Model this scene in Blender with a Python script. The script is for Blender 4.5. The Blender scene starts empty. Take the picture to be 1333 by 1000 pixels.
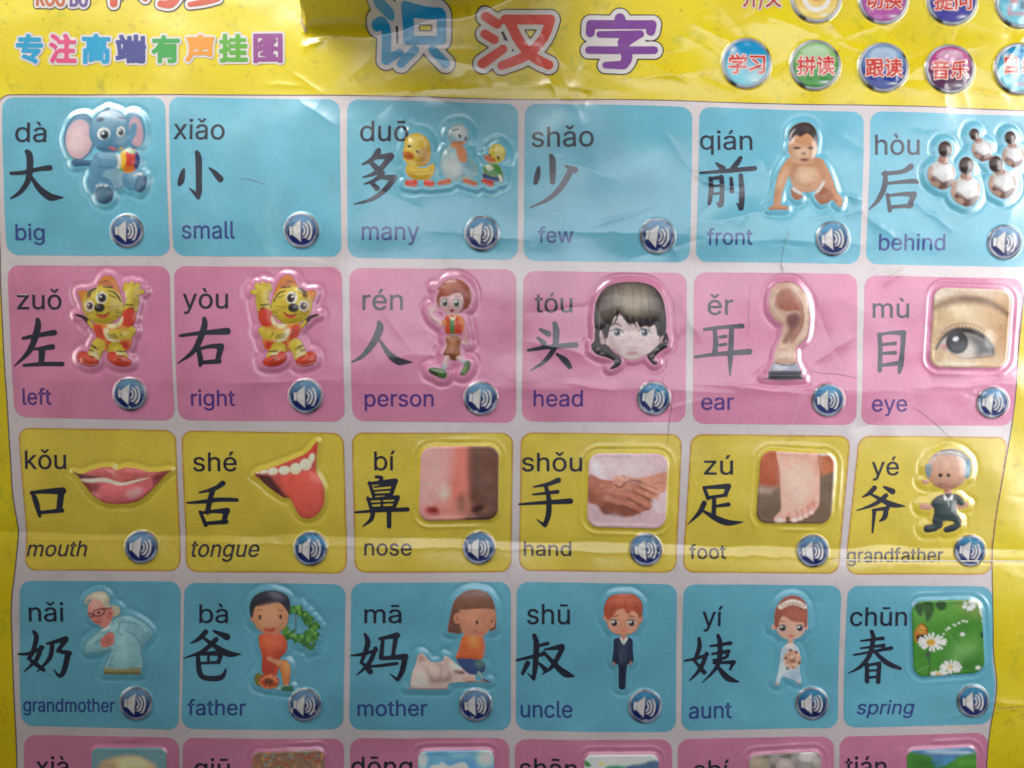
import bpy, math, os
import numpy as np

# ------------------------------------------------------------------ camera, world, lamps
S = 0.00045                      # metres per unit of chart measure
W, HH = 1333.0, 1000.0
DCAM = 1300.0 * S
sc = bpy.context.scene
cam_d = bpy.data.cameras.new('camera')
cam = bpy.data.objects.new('camera', cam_d)
sc.collection.objects.link(cam)
cam.location = (0, -DCAM, 0)
cam.rotation_euler = (math.radians(90), 0, 0)
cam_d.sensor_width = 36.0
cam_d.lens = 36.0 * 1300.0 / W
cam_d.clip_start = 0.01
cam_d.dof.use_dof = True
cam_d.dof.focus_distance = 0.645
cam_d.dof.aperture_fstop = 6.0
cam_d.clip_end = 50
sc.camera = cam
world = bpy.data.worlds.new('World')
sc.world = world
world.use_nodes = True
wb = world.node_tree.nodes['Background']
wb.inputs[0].default_value = (1.0, 0.92, 0.88, 1)
wb.inputs[1].default_value = 0.010

def area(name, loc, target, sx, sy, power, col):
    d = bpy.data.lights.new(name, 'AREA')
    d.shape = 'RECTANGLE'; d.size = sx; d.size_y = sy; d.energy = power; d.color = col
    o = bpy.data.objects.new(name, d)
    sc.collection.objects.link(o)
    o.location = loc
    v = np.array(target, float) - np.array(loc, float)
    yaw = math.atan2(v[1], v[0]) - math.pi / 2
    pitch = math.atan2(v[2], math.hypot(v[0], v[1])) + math.pi / 2
    o.rotation_euler = (pitch, 0, yaw)
    return o
# large distant window behind the camera, up and to the right: its reflection is the pale veil on the glossy film
area('window_light', (1.05, -6.0, 0.92), (0.15, 0, 0.05), 4.8, 1.75, 42.0, (0.93, 0.94, 1.0))
# daylight raking in from above and from the right; left lamp is an added fill
top = area('upper_light', (-0.30, -0.27, 0.49), (-0.10, 0, 0.22), 0.7, 0.24, 1.08, (1.0, 0.99, 0.97))
top.data.spread = math.radians(76)
side = area('right_light', (0.57, -0.25, 0.09), (0.30, 0, 0.05), 0.24, 0.5, 0.66, (1.0, 0.98, 0.97))
side.data.spread = math.radians(84)
area('left_fill', (-0.66, -0.22, 0.10), (-0.28, 0, 0.04), 0.15, 0.5, 1.0, (1.0, 0.93, 0.80))
sc.view_settings.view_transform = 'Standard'
sc.view_settings.look = 'None'
sc.view_settings.exposure = 0.0
sc.view_settings.gamma = 1.0

# ------------------------------------------------------------------ numeric helpers
rng = np.random.RandomState(7)
def s2l(c):
    c = np.asarray(c, float) / 255.0
    return np.where(c <= 0.04045, c / 12.92, ((c + 0.055) / 1.055) ** 2.4)

_tabs = {}
def vn(x, y, sc_, seed=0):
    """smooth value noise, about -1..1"""
    if seed not in _tabs:
        _tabs[seed] = np.random.RandomState(1000 + seed).uniform(-1, 1, (256, 256))
    t = _tabs[seed]
    x = x / sc_ + 1000.0; y = y / sc_ + 1000.0
    xi = np.floor(x).astype(int); yi = np.floor(y).astype(int)
    fx = x - xi; fy = y - yi
    fx = fx * fx * fx * (fx * (fx * 6 - 15) + 10); fy = fy * fy * fy * (fy * (fy * 6 - 15) + 10)
    x0 = xi & 255; x1 = (xi + 1) & 255; y0 = yi & 255; y1 = (yi + 1) & 255
    return (t[y0, x0] * (1 - fx) + t[y0, x1] * fx) * (1 - fy) + (t[y1, x0] * (1 - fx) + t[y1, x1] * fx) * fy

def fbm(x, y, sc_, seed=0, o=3):
    r = 0; a = 1
    for k in range(o):
        r = r + a * vn(x, y, sc_ / 2 ** k, seed + k); a *= 0.5
    return r

def sstep(a, b, x):
    t = np.clip((x - a) / (b - a), 0, 1)
    return t * t * (3 - 2 * t)

def catmull(pts, closed=True, n=5):
    P = np.asarray(pts, float); N = len(P)
    out = []
    rg = range(N) if closed else range(N - 1)
    for i in rg:
        if closed:
            p0, p1, p2, p3 = P[i - 1], P[i], P[(i + 1) % N], P[(i + 2) % N]
        else:
            p0 = P[max(i - 1, 0)]; p1 = P[i]; p2 = P[i + 1]; p3 = P[min(i + 2, N - 1)]
        for k in range(n):
            t = k / n
            out.append(0.5 * ((2 * p1) + (-p0 + p2) * t + (2 * p0 - 5 * p1 + 4 * p2 - p3) * t * t + (-p0 + 3 * p1 - 3 * p2 + p3) * t ** 3))
    if not closed: out.append(P[-1])
    return np.array(out)

def sd_polys(x, y, polys):
    """signed distance to closed contours, even-odd"""
    d2 = np.full(x.shape, 1e18); ins = np.zeros(x.shape, bool)
    for V in polys:
        n = len(V)
        for i in range(n):
            ax, ay = V[i - 1]; bx, by = V[i]
            ex, ey = bx - ax, by - ay
            L = ex * ex + ey * ey
            if L < 1e-12: continue
            px = x - ax; py = y - ay
            t = np.clip((px * ex + py * ey) / L, 0, 1)
            qx = px - t * ex; qy = py - t * ey
            np.minimum(d2, qx * qx + qy * qy, out=d2)
            if ey != 0:
                c = ((ay > y) != (by > y)) & (px < py * ex / ey)
                ins ^= c
    d = np.sqrt(d2)
    return np.where(ins, -d, d)

def sd_stroke(x, y, pts):
    """pts: x,y,width rows; round brush"""
    d = np.full(x.shape, 1e9)
    P = np.asarray(pts, float)
    if len(P) == 1:
        return np.hypot(x - P[0, 0], y - P[0, 1]) - P[0, 2] / 2
    for i in range(len(P) - 1):
        ax, ay, aw = P[i]; bx, by, bw = P[i + 1]
        ex, ey = bx - ax, by - ay
        L = max(ex * ex + ey * ey, 1e-9)
        t = np.clip(((x - ax) * ex + (y - ay) * ey) / L, 0, 1)
        np.minimum(d, np.hypot(x - ax - t * ex, y - ay - t * ey) - (aw + (bw - aw) * t) / 2, out=d)
    return d

def sd_ell(x, y, cx, cy, rx, ry, rot=0):
    c, s = math.cos(math.radians(rot)), math.sin(math.radians(rot))
    u = (x - cx) * c + (y - cy) * s; v = -(x - cx) * s + (y - cy) * c
    k0 = np.sqrt((u / rx) ** 2 + (v / ry) ** 2)
    k1 = np.sqrt((u / rx ** 2) ** 2 + (v / ry ** 2) ** 2) + 1e-9
    return np.where(k0 < 1e-3, -min(rx, ry), k0 * (k0 - 1) / k1)

def rrect(pts, r, n=6):
    """rounded polygon; pts corners (x,y[,r])"""
    out = []; N = len(pts)
    for i in range(N):
        p = np.array(pts[i][:2], float); rr = pts[i][2] if len(pts[i]) > 2 else r
        a = np.array(pts[i - 1][:2], float); b = np.array(pts[(i + 1) % N][:2], float)
        da = (a - p) / np.linalg.norm(a - p); db = (b - p) / np.linalg.norm(b - p)
        rr = min(rr, np.linalg.norm(a - p) * .5, np.linalg.norm(b - p) * .5)
        p0 = p + da * rr; p2 = p + db * rr
        k = 0.55
        c1 = p0 + (p - p0) * k; c2 = p2 + (p - p2) * k
        for j in range(n + 1):
            t = j / n
            out.append((1 - t) ** 3 * p0 + 3 * (1 - t) ** 2 * t * c1 + 3 * (1 - t) * t * t * c2 + t ** 3 * p2)
    return np.array(out)

# ------------------------------------------------------------------ figures as stacks of shapes in crop coordinates
class Fig:
    def __init__(s, name, crop, gain=1.0):
        s.name = name; s.ox, s.oy, s.k = crop; s.ops = []; s.gain = gain; s.frame = False
        s.post = None; s.puff = 1.15; s.lift = 1.45; s.bumps = []; s.margin = 4.0
    def pt(s, txt):
        if isinstance(txt, str):
            txt = [[float(v) for v in q.split(',')] for q in txt.split()]
        return [[s.ox + q[0] / s.k, s.oy + q[1] / s.k] + [w / s.k for w in q[2:]] for q in txt]
    def _add(s, sdf, col, soft, a, sil, bb):
        s.ops.append((sdf, s2l(col) * s.gain, soft, a, sil, bb)); return s
    def P(s, col, txt, soft=.7, a=1, sil=True, sm=True):
        V = np.array(s.pt(txt)); V = catmull(V) if sm else V
        return s._add(lambda x, y: sd_polys(x, y, [V]), col, soft, a, sil, (V[:, 0].min(), V[:, 1].min(), V[:, 0].max(), V[:, 1].max()))
    def p(s, col, txt, soft=.7, a=1, sm=True): return s.P(col, txt, soft, a, False, sm)
    def E(s, col, cx, cy, rx, ry, rot=0, soft=.7, a=1, sil=True):
        c = s.pt([[cx, cy]])[0]; rx /= s.k; ry /= s.k; m = max(rx, ry)
        return s._add(lambda x, y: sd_ell(x, y, c[0], c[1], rx, ry, rot), col, soft, a, sil, (c[0] - m, c[1] - m, c[0] + m, c[1] + m))
    def e(s, col, cx, cy, rx, ry, rot=0, soft=.7, a=1): return s.E(col, cx, cy, rx, ry, rot, soft, a, False)
    def L(s, col, txt, soft=.7, a=1, sil=True):
        q = np.array(s.pt(txt)); V = catmull(q, False, 4) if len(q) > 2 else q; w = V[:, 2].max() / 2
        return s._add(lambda x, y: sd_stroke(x, y, V), col, soft, a, sil, (V[:, 0].min() - w, V[:, 1].min() - w, V[:, 0].max() + w, V[:, 1].max() + w))
    def l(s, col, txt, soft=.7, a=1): return s.L(col, txt, soft, a, False)
    def R(s, col, txt, r=70):
        """photo tile: rounded rectangle"""
        s.frame = True; s.lift = 1.7; s.puff = 0.3; s.margin = 1.5
        V = rrect(s.pt(txt), r / s.k)
        s.V = V
        return s._add(lambda x, y: sd_polys(x, y, [V]), col, .7, 1, True, (V[:, 0].min(), V[:, 1].min(), V[:, 0].max(), V[:, 1].max()))
    def bbox(s):
        b = np.array([o[5] for o in s.ops if o[4]])
        return b[:, 0].min(), b[:, 1].min(), b[:, 2].max(), b[:, 3].max()
    def sil(s, x, y):
        d = np.full(x.shape, 1e9)
        for o in s.ops:
            if o[4]: np.minimum(d, o[0](x, y), out=d)
        return d
    def paint(s, x, y):
        C = np.zeros(x.shape + (3,)); first = True
        for sdf, col, soft, a, sl, bb in s.ops:
            if first: C[:] = col; first = False; continue
            m = soft * 1.6 + 2
            q = (x > bb[0] - m) & (x < bb[2] + m) & (y > bb[1] - m) & (y < bb[3] + m)
            if not q.any(): continue
            d = sdf(x[q], y[q])
            f = (np.clip(0.5 - d / (2 * soft), 0, 1) if soft < 1.5 else sstep(soft, -soft, d)) * a
            C[q] = C[q] * (1 - f[:, None]) + col * f[:, None]
        if s.post: C = s.post(s, x, y, C)
        g = 1 + 0.07 * fbm(x, y, 7, 11) + 0.06 * vn(x, y, 1.9, 5)
        return C * g[..., None]
# ------------------------------------------------------------------ the layout of the chart
K1, K2, K3 = 1091 / 240., 1043 / 240., 1143 / 240.
CR = {'11': (0, 120, K1), '12': (210, 120, K1), '13': (440, 120, K2), '14': (670, 120, K2), '15': (900, 130, K1), '16': (1113, 130, K1),
      '21': (0, 335, K1), '22': (220, 335, K1), '23': (440, 340, K1), '24': (670, 340, K1), '25': (895, 340, K1), '26': (1103, 350, 1095 / 230.),
      '31': (0, 550, K3), '32': (220, 550, K3), '33': (445, 550, K3), '34': (665, 550, K3), '35': (885, 550, K3), '36': (1098, 550, K3),
      '41': (0, 745, K1), '42': (220, 745, K1), '43': (445, 745, K1), '44': (660, 745, K1), '45': (875, 745, K1), '46': (1098, 745, K1),
      '51': (0, 940, 3.92), '52': (0, 940, 3.92), '53': (330, 940, 3.92), '54': (660, 940, 3.92), '55': (660, 940, 3.92), '56': (993, 940, 3.92)}
# card outlines: corners (and soft bends) in chart measure
CARD = {
 '11': [(4.4, 127.7), (214.5, 126), (222, 333.4), (11, 333)], '12': [(219.2, 125), (442, 129), (445.4, 334.5), (226.5, 333.4)],
 '13': [(451.5, 128.7), (674.7, 134), (674, 338.6), (453.3, 335.8)], '14': [(683.3, 133.8), (901.2, 139.6), (897.8, 341.4), (681.5, 339.7)],
 '15': [(910.6, 138.4), (1123.3, 146.5), (1120, 343.8), (905.5, 341)], '16': [(1131.7, 145.8), (1350, 152), (1344, 348.5), (1128, 343.4)],
 '21': [(12, 346), (221, 346.4), (226.6, 548), (18.7, 543)], '22': [(226.6, 346.4), (445.5, 348), (449, 549), (231, 547.3)],
 '23': [(455, 349), (672, 351), (672, 551), (458.7, 548)], '24': [(681.4, 352.8), (894.4, 355), (892, 550), (679, 549)],
 '25': [(903.8, 354.5), (1117, 356.5), (1115, 553.4), (901, 551.7)], '26': [(1127, 358), (1332, 363), (1320, 554.8), (1121, 553.3)],
 '31': [(22.7, 556.7), (227.4, 560), (230.5, 690, 40), (233, 745.3), (29.4, 743.6), (31.5, 688, 40), (25.5, 610, 40)], '32': [(234.3, 560.5), (447.4, 563.6), (451, 747.8), (239.3, 746)],
 '33': [(457.6, 563), (668.2, 563.6), (665.5, 746.3), (460.7, 746.3)], '34': [(678, 563), (888, 565), (880.2, 745.7), (675.5, 744.2)],
 '35': [(899.3, 565), (1107.6, 567.2), (1093, 747.4), (888.2, 745.3)], '36': [(1118, 567.2), (1315.3, 569), (1297, 690, 40), (1293.3, 749.5), (1101, 748.4)],
 '41': [(23, 757), (232.8, 758.6), (232, 951.4), (23, 948.5), (20, 855, 40)], '42': [(237.6, 760), (449.3, 761.5), (446.2, 950.7), (235.4, 949.6)],
 '43': [(457, 759.3), (665, 758.6), (665, 953), (454.2, 951.4)], '44': [(672.8, 758.6), (881, 760.4), (880.7, 955), (671.4, 953)],
 '45': [(889.3, 760.4), (1095.5, 762.2), (1093.3, 950.7), (887.8, 954)], '46': [(1103.5, 762.6), (1293.8, 764.4), (1295.5, 866, 30), (1300.8, 893, 30), (1292.7, 945.7), (1100.2, 949.6)],
 '51': [(26, 960.4), (232, 961.7), (233, 1150), (28, 1150)], '52': [(236.7, 961), (447.3, 962.4), (446, 1150), (237, 1150)],
 '53': [(455, 962.4), (663, 963.5), (663, 1150), (456, 1150)], '54': [(670, 964.7), (875.6, 964.2), (876, 1150), (671, 1150)],
 '55': [(883.2, 964.7), (1088, 961.7), (1087, 1150), (884, 1150)], '56': [(1095, 961), (1289.7, 956.6), (1286, 1150), (1096, 1150)]}
PANEL = [(-1, 124.5, 16), (240, 122, 100), (440, 123, 100), (700, 129, 100), (880, 131, 100), (1240, 141, 100), (1352, 146, 12), (1345, 300, 80), (1332, 385, 30),
         (1321, 550, 30), (1300, 660, 30), (1294.5, 725, 20), (1294, 770, 20), (1296, 850, 20), (1301.5, 886, 8), (1301, 905, 8), (1291.5, 955, 20), (1287.5, 1000, 30), (1284, 1165, 14),
         (20, 1165, 14), (17, 1000, 30), (15.5, 960, 20), (12.5, 880, 20), (10, 810, 20), (11.5, 780, 15), (17, 745, 15), (21.5, 692, 12), (14, 640, 15), (10, 555, 30), (2, 335, 50)]
# pinyin (text, ink box in crop measure), word (text, ink box, slant)
PY = {'11': ('dà', 103, 180, 282, 302), '12': ('xiǎo', 75, 155, 372, 281), '13': ('duō', 127, 163, 398, 281), '14': ('shǎo', 97, 190, 445, 312), '15': ('qián', 50, 180, 360, 327), '16': ('hòu', 112, 208, 372, 332),
      '21': ('zuǒ', 112, 190, 370, 311), '22': ('yòu', 85, 183, 350, 336), '23': ('rén', 148, 167, 385, 291), '24': ('tóu', 120, 187, 340, 306), '25': ('ěr', 120, 197, 268, 319), '26': ('mù', 162, 180, 385, 304),
      '31': ('kǒu', 150, 168, 403, 291), '32': ('shé', 143, 183, 412, 306), '33': ('bí', 200, 176, 328, 299), '34': ('shǒu', 70, 186, 442, 306), '35': ('zú', 150, 203, 328, 324), '36': ('yé', 180, 213, 350, 361),
      '41': ('nǎi', 155, 183, 360, 301), '42': ('bà', 170, 193, 338, 309), '43': ('mā', 132, 197, 350, 306), '44': ('shū', 120, 193, 372, 313), '45': ('yí', 182, 201, 300, 354), '46': ('chūn', 45, 210, 382, 323),
      '51': ('xià', 165, 188, 332, 290), '52': ('qiū', 990, 185, 1172, 312), '53': ('dōng', 497, 183, 808, 312), '54': ('shān', 65, 195, 358, 297), '55': ('shí', 958, 203, 1140, 304), '56': ('tián', 430, 183, 638, 284)}
WD = {'11': ('big', 105, 783, 272, 907), '12': ('small', 127, 766, 435, 869), '13': ('many', 138, 763, 460, 866), '14': ('few', 133, 764, 330, 854), '15': ('front', 90, 763, 355, 861), '16': ('behind', 145, 792, 533, 891),
      '21': ('left', 137, 774, 305, 873), '22': ('right', 130, 782, 390, 906), '23': ('person', 160, 787, 565, 886), '24': ('head', 113, 764, 403, 861), '25': ('ear', 80, 807, 272, 881), '26': ('eye', 155, 809, 375, 913),
      '31': ('mouth', 153, 739, 525, 836, .2), '32': ('tongue', 127, 744, 550, 869, .2), '33': ('nose', 137, 754, 430, 829), '34': ('hand', 82, 744, 375, 833), '35': ('foot', 60, 757, 287, 846), '36': ('grandfather', 28, 781, 632, 893, .06),
      '41': ('grandmother', 118, 758, 665, 861), '42': ('father', 107, 755, 452, 849), '43': ('mother', 92, 763, 503, 856), '44': ('uncle', 82, 770, 387, 869), '45': ('aunt', 105, 786, 360, 877), '46': ('spring', 90, 767, 435, 873, .22)}
BT = {'11': (757, 823, 100), '12': (832, 820, 105), '13': (815, 803, 100), '14': (808, 815, 101), '15': (833, 823, 103), '16': (878, 845, 102),
      '21': (770, 810, 99), '22': (810, 822, 104), '23': (845, 812, 102), '24': (822, 812, 100), '25': (828, 822, 98), '26': (907, 830, 99),
      '31': (862, 778, 104), '32': (870, 787, 107), '33': (850, 782, 103), '34': (838, 788, 103), '35': (828, 797, 102), '36': (797, 800, 99),
      '41': (795, 783, 100), '42': (803, 785, 98), '43': (792, 792, 99), '44': (818, 798, 100), '45': (838, 787, 98), '46': (782, 773, 96)}
# brush-written characters: strokes "x,y,width ..." separated by /
HZ = {
 '11': "80,487,20 150,483,24 240,462,26 305,453,34/172,358,28 188,385,40 190,470,38 175,540,32 130,600,24 78,635,10/195,500,16 240,570,34 294,617,44 325,628,40 382,627,8",
 '12': "212,358,26 222,395,38 225,520,36 226,590,36 220,625,20/222,628,22 196,595,20 170,572,6/138,460,14 130,485,30 122,525,38 112,548,24/285,450,10 318,478,30 350,515,40",
 '13': "232,330,24 225,345,34 195,385,28 140,412,10/205,375,22 300,362,36/302,365,34 245,435,30 200,468,22 142,485,8/185,400,22 215,428,34/255,460,26 215,500,24 150,525,8/240,485,22 320,487,36/320,490,34 265,560,30 190,612,22 95,637,6/195,520,22 222,548,34",
 '14': "205,362,22 215,400,38 214,512,30/135,430,20 128,475,34 118,515,26/288,422,14 340,445,36/312,455,36 262,540,32 190,608,24 87,656,6",
 '15': "145,378,14 182,408,36/290,345,24 262,385,32 225,418,16/50,436,14 200,424,26 300,414,28 372,408,30/110,468,24 114,540,28 102,618,22/110,470,18 170,462,26/175,460,28 178,550,26 170,625,30 145,612,6/122,515,12 165,511,14/120,560,12 165,556,14/232,468,22 236,545,26/290,450,26 296,560,34 288,645,32/288,648,22 262,615,6",
 '16': "322,400,36 270,430,26 160,442,24/172,435,24 168,520,32 130,600,26 78,652,6/168,500,16 260,490,22 340,484,28 365,492,18/188,565,22 205,655,26/185,570,16 280,560,24 345,562,36/345,565,34 318,632,28/200,637,20 330,627,26",
 '21': "145,480,20 230,462,26 325,446,34/230,372,28 228,420,38 182,550,32 90,645,6/205,543,14 250,540,24 312,530,34/252,545,38 250,625,34/148,640,18 250,632,26 372,632,28",
 '22': "72,465,18 200,448,26 348,438,42/212,365,26 210,420,38 155,550,30 55,627,6/175,530,24 190,600,32 188,642,18/180,543,18 250,527,24 312,528,38/310,535,38 292,612,30/190,624,22 300,615,30",
 '23': "245,365,26 250,400,44 215,480,40 150,560,26 84,598,8/250,470,14 300,545,34 350,588,44 385,596,36 438,598,8",
 '24': "153,405,20 198,430,36/138,455,18 172,485,34/80,528,18 200,508,26 360,496,34/236,368,26 246,420,40 235,510,32 180,590,26 94,648,6/250,550,16 300,590,38 325,625,30",
 '25': "100,405,20 200,392,22 322,384,28/160,405,24 166,480,30 160,550,32/192,450,18 225,445,20/190,497,18 225,492,20/45,567,18 180,550,24 365,536,36/260,395,28 256,520,32 252,600,26 250,680,6",
 '26': "203,405,26 208,500,28 203,630,28/195,408,18 280,396,22 352,398,38/352,400,34 346,500,28 335,600,34 325,645,18/215,470,18 300,462,24/215,525,18 300,520,24/205,600,20 335,582,30",
 '31': "192,435,24 215,500,34 234,583,20/185,437,20 260,430,28 378,426,46/370,430,42 355,545,36/230,562,22 372,549,28",
 '32': "325,380,34 275,412,26 180,438,12/100,503,12 200,495,24 300,482,28 412,484,24/262,420,34 243,490,32 228,560,32/182,558,20 215,640,28/182,565,18 270,555,24 350,552,40/345,560,36 328,625,28/215,632,22 345,620,28",
 '33': "212,338,20 245,345,24 232,368,18/168,375,20 195,455,24/165,380,18 330,365,36/328,370,32 302,455,24/200,401,12 300,391,13/202,426,12 292,418,13/200,450,16 300,445,16/158,470,20 178,535,24/155,480,16 345,465,28/345,468,28 318,535,22/180,505,13 320,497,13/245,475,16 246,535,16/180,533,16 318,526,16/80,560,14 240,549,22 405,541,28/190,550,30 178,605,26 125,648,8/290,550,30 290,648,28",
 '34': "295,360,34 230,385,24 140,402,10/138,450,12 290,432,26/54,511,14 200,500,24 370,490,36/215,390,24 235,470,30 235,570,34 212,640,30/208,642,22 162,605,6",
 '35': "148,403,20 175,470,26/150,403,18 300,395,36/300,400,30 280,450,26/175,465,20 285,450,22/212,475,26 210,580,30/215,520,16 300,508,28/150,500,34 120,560,28 50,632,6/140,545,14 220,592,36 300,622,38 390,617,8",
 '36': "198,408,32 165,442,26 122,465,8/260,402,16 312,430,38/272,455,28 200,510,26 88,548,6/165,440,14 230,475,24 310,512,36 390,522,8/190,546,16 282,535,28/275,538,28 265,590,32 235,615,10/200,548,26 190,687,12",
 '41': "182,362,22 196,400,30 172,490,26 148,522,18/150,522,16 195,555,28 240,590,22/225,455,28 195,530,26 122,600,6/90,495,12 150,492,20 235,455,20/262,433,16 372,404,34/375,408,28 325,475,24/330,478,18 392,490,34/385,495,34 362,590,32 335,625,22 300,588,6/292,430,26 275,520,26 200,600,6",
 '42': "208,360,30 170,400,26 120,427,8/255,355,14 332,390,42/270,405,30 190,475,24 77,516,6/185,388,14 270,450,30 345,490,38 415,492,8/163,500,24 172,590,32 205,630,30 300,630,32 330,580,10/165,492,16 300,485,34/300,490,28 285,540,24/180,545,16 285,540,18/225,492,15 225,542,15",
 '43': "135,370,18 152,420,32 128,500,24 110,540,14/115,535,14 165,590,36/198,455,26 160,540,26 87,612,6/54,496,10 120,488,20 205,465,18/220,397,16 325,378,36/318,385,30 300,500,22/240,410,22 230,510,28/232,514,22 375,503,36/372,508,34 355,590,32 328,640,22/325,640,18 285,605,6/135,562,12 230,556,20 325,543,20",
 '44': "162,380,26 174,430,34 168,560,32 158,638,22/158,640,18 122,602,6/190,440,18 240,426,24/60,526,16 215,490,26/122,545,32 92,607,20/192,545,16 225,580,32/225,462,12 325,445,36/328,455,30 272,560,26 207,612,6/218,478,16 300,568,34 350,608,42 398,622,10",
 '45': "162,395,20 165,450,28 138,530,22/140,535,16 195,600,28/208,488,24 170,580,26 107,648,6/78,530,12 150,515,20 215,492,16/232,442,14 350,425,24/242,490,14 338,475,26/335,482,22 322,512,18 250,527,14/250,545,14 372,540,26/368,545,24 350,585,14/275,378,20 288,430,30 275,560,26 185,660,6/270,560,16 335,635,38 402,660,10",
 '46': "112,413,12 242,398,24/112,458,12 250,440,22/72,498,12 295,457,24/175,356,24 186,400,28 165,500,28 110,570,22 40,608,6/195,478,18 270,545,32 350,580,20/150,555,24 152,655,28/225,550,26 218,658,28/150,560,18 225,548,20/160,592,14 215,590,14/155,634,16 215,628,16"}

# ------------------------------------------------------------------ the raised pictures
G1, G2, G3, G4 = 1.0, 1.15, 1.5, 2.3
figs = {}
def F(key, name, gain, crop=None):
    f = Fig(name, CR[crop or key], gain); figs[key] = f
    q = {'3': .75, '4': .55}.get(key[0], 1.0); f.lift *= q; f.puff *= q; f.rowq = q
    return f

# elephant
f = F('11', 'elephant_picture', G1)
B = (92, 148, 182); BD = (62, 108, 145); BL = (135, 180, 200)
f.E(BD, 482, 268, 92, 138, 6); f.e(B, 482, 272, 84, 130, 6); f.e((222, 190, 200), 478, 285, 78, 118, 4, 1.4); f.e((238, 210, 215), 470, 290, 45, 80, 0, 6)
f.E(B, 800, 228, 62, 112, -8); f.e((205, 165, 180), 812, 240, 40, 90, -8, 1.4)
f.L(BD, "570,430,40 520,425,34 460,423,46"); f.l(B, "600,470,20 560,490,14 520,490,8"); f.E(BD, 475, 425, 35, 18)
f.E(B, 650, 460, 108, 100); f.E(B, 600, 540, 70, 70); f.E(BL, 690, 520, 72, 62, 0, 3)
f.E(B, 800, 520, 68, 66); f.E(BL, 810, 500, 45, 42, 0, 4, .6); f.E((70, 105, 138), 845, 545, 32, 56, 18); f.e((105, 140, 165), 838, 548, 18, 36, 18, 3)
f.E(B, 625, 580, 60, 70); f.E((58, 92, 125), 628, 612, 54, 54, 20); f.e((95, 135, 160), 618, 612, 34, 34, 0, 5)
f.E(B, 655, 235, 118, 132); f.e(BL, 640, 180, 80, 50, 0, 8, .5); f.e(BD, 640, 345, 80, 20, 0, 5, .6)
f.L(B, "700,325,60 750,300,52 790,250,44 800,205,36"); f.l(BL, "720,300,22 770,270,16", 3, .6)
f.L(B, "600,400,76 650,412,80 712,415,74"); f.l(BD, "600,450,8 680,456,8", 2); f.l(BL, "610,392,20 700,395,20", 4, .6)
f.E((215, 55, 40), 775, 408, 62, 72); f.p((235, 190, 40), "712,348 745,340 760,420 735,470 715,440", 1); f.p((60, 150, 60), "750,340 800,345 812,372 770,362", 1); f.p((30, 60, 130), "812,360 840,395 835,450 808,460 812,410", 1)
f.p((230, 130, 40), "740,450 800,445 805,470 770,484 745,478", 1); f.p((60, 150, 60), "712,440 735,460 740,478 718,468", 1)
for (x, y) in ((712, 380), (718, 402), (722, 425), (715, 448)): f.e((205, 215, 215), x, y, 11, 12, 0, 1)
for (x, y) in ((805, 498), (822, 490), (840, 492), (590, 562), (612, 556), (640, 560)): f.e((195, 210, 210), x, y, 11, 8, 0, 1)
f.e((235, 238, 235), 627, 254, 40, 38); f.e((60, 100, 120), 632, 262, 27, 28, 0, 1); f.e((20, 25, 35), 634, 264, 16, 18, 0, 1); f.e((240, 240, 240), 624, 252, 8, 8)
f.e((230, 235, 230), 725, 240, 24, 32, 10); f.e((40, 60, 75), 726, 245, 15, 20, 0, 1); f.e((235, 235, 235), 720, 236, 5, 6)
f.p((215, 120, 135), "655,328 690,335 695,352 672,350"); f.l(BD, "600,335,5 640,350,5 690,352,5")
f.L(BD, "590,170,30 620,165,16"); f.L(BD, "620,120,18 645,100,12 660,130,10"); f.l((50, 70, 100), "595,160,14 612,170,20 600,180,10"); f.l((50, 70, 100), "712,155,14 740,158,14")
f.bumps = [(655, 235, 110, 120, 4.5), (775, 408, 60, 70, 3.5), (625, 600, 60, 60, 2.5), (840, 540, 40, 60, 2.5), (660, 450, 110, 100, 2.5)]

# ducks (three blisters)
f = F('13', 'duckling_picture', G1)
Y_ = (232, 195, 60); YD = (205, 150, 40)
f.P(Y_, "380,290 400,248 455,235 505,265 525,330 515,400 470,425 410,420 370,370"); f.P(Y_, "400,405 440,430 500,430 540,405 548,440 525,490 460,502 405,485 385,445")
f.p((245, 222, 110), "400,270 440,250 470,262 440,330 400,330", 6); f.l((250, 240, 190), "470,250,8 500,300,8 480,345,6", 2, .8); f.p(YD, "480,330 520,330 512,400 470,422 450,400", 6)
f.p(YD, "400,470 460,495 530,480 520,495 440,503 395,490", 5); f.p((210, 110, 30), "366,345 400,340 435,368 405,392 370,368", 1); f.l((120, 60, 20), "372,366,5 420,372,5")
f.l((30, 30, 35), "402,310,16 410,312,14"); f.l((30, 30, 35), "450,342,14 458,346,12"); f.L((225, 65, 50), "398,518,36 432,520,40"); f.L((225, 65, 50), "505,518,38 530,522,34"); f.E(Y_, 385, 300, 10, 40, 0, 2)
f.E((150, 190, 205), 680, 245, 60, 62); f.E((165, 205, 215), 665, 400, 84, 105); f.E((140, 190, 205), 735, 440, 55, 50, 20, 3); f.e((215, 228, 228), 650, 430, 55, 65, 0, 8); f.e((120, 175, 200), 720, 370, 34, 60, 0, 6, .6)
f.e((225, 232, 232), 690, 225, 40, 38, 0, 6); f.p((222, 145, 95), "635,290 690,280 745,290 742,310 720,322 660,318 636,308", 1); f.p((228, 150, 105), "668,320 715,320 730,392 690,396", 1.5); f.l((30, 30, 40), "688,250,16 692,258,14"); f.l((30, 30, 40), "722,262,14 724,272,12"); f.l((60, 60, 70), "655,220,6 680,212,6")
f.L((205, 105, 70), "575,518,26 625,508,34"); f.L((205, 105, 70), "720,505,28 775,522,28")
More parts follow.
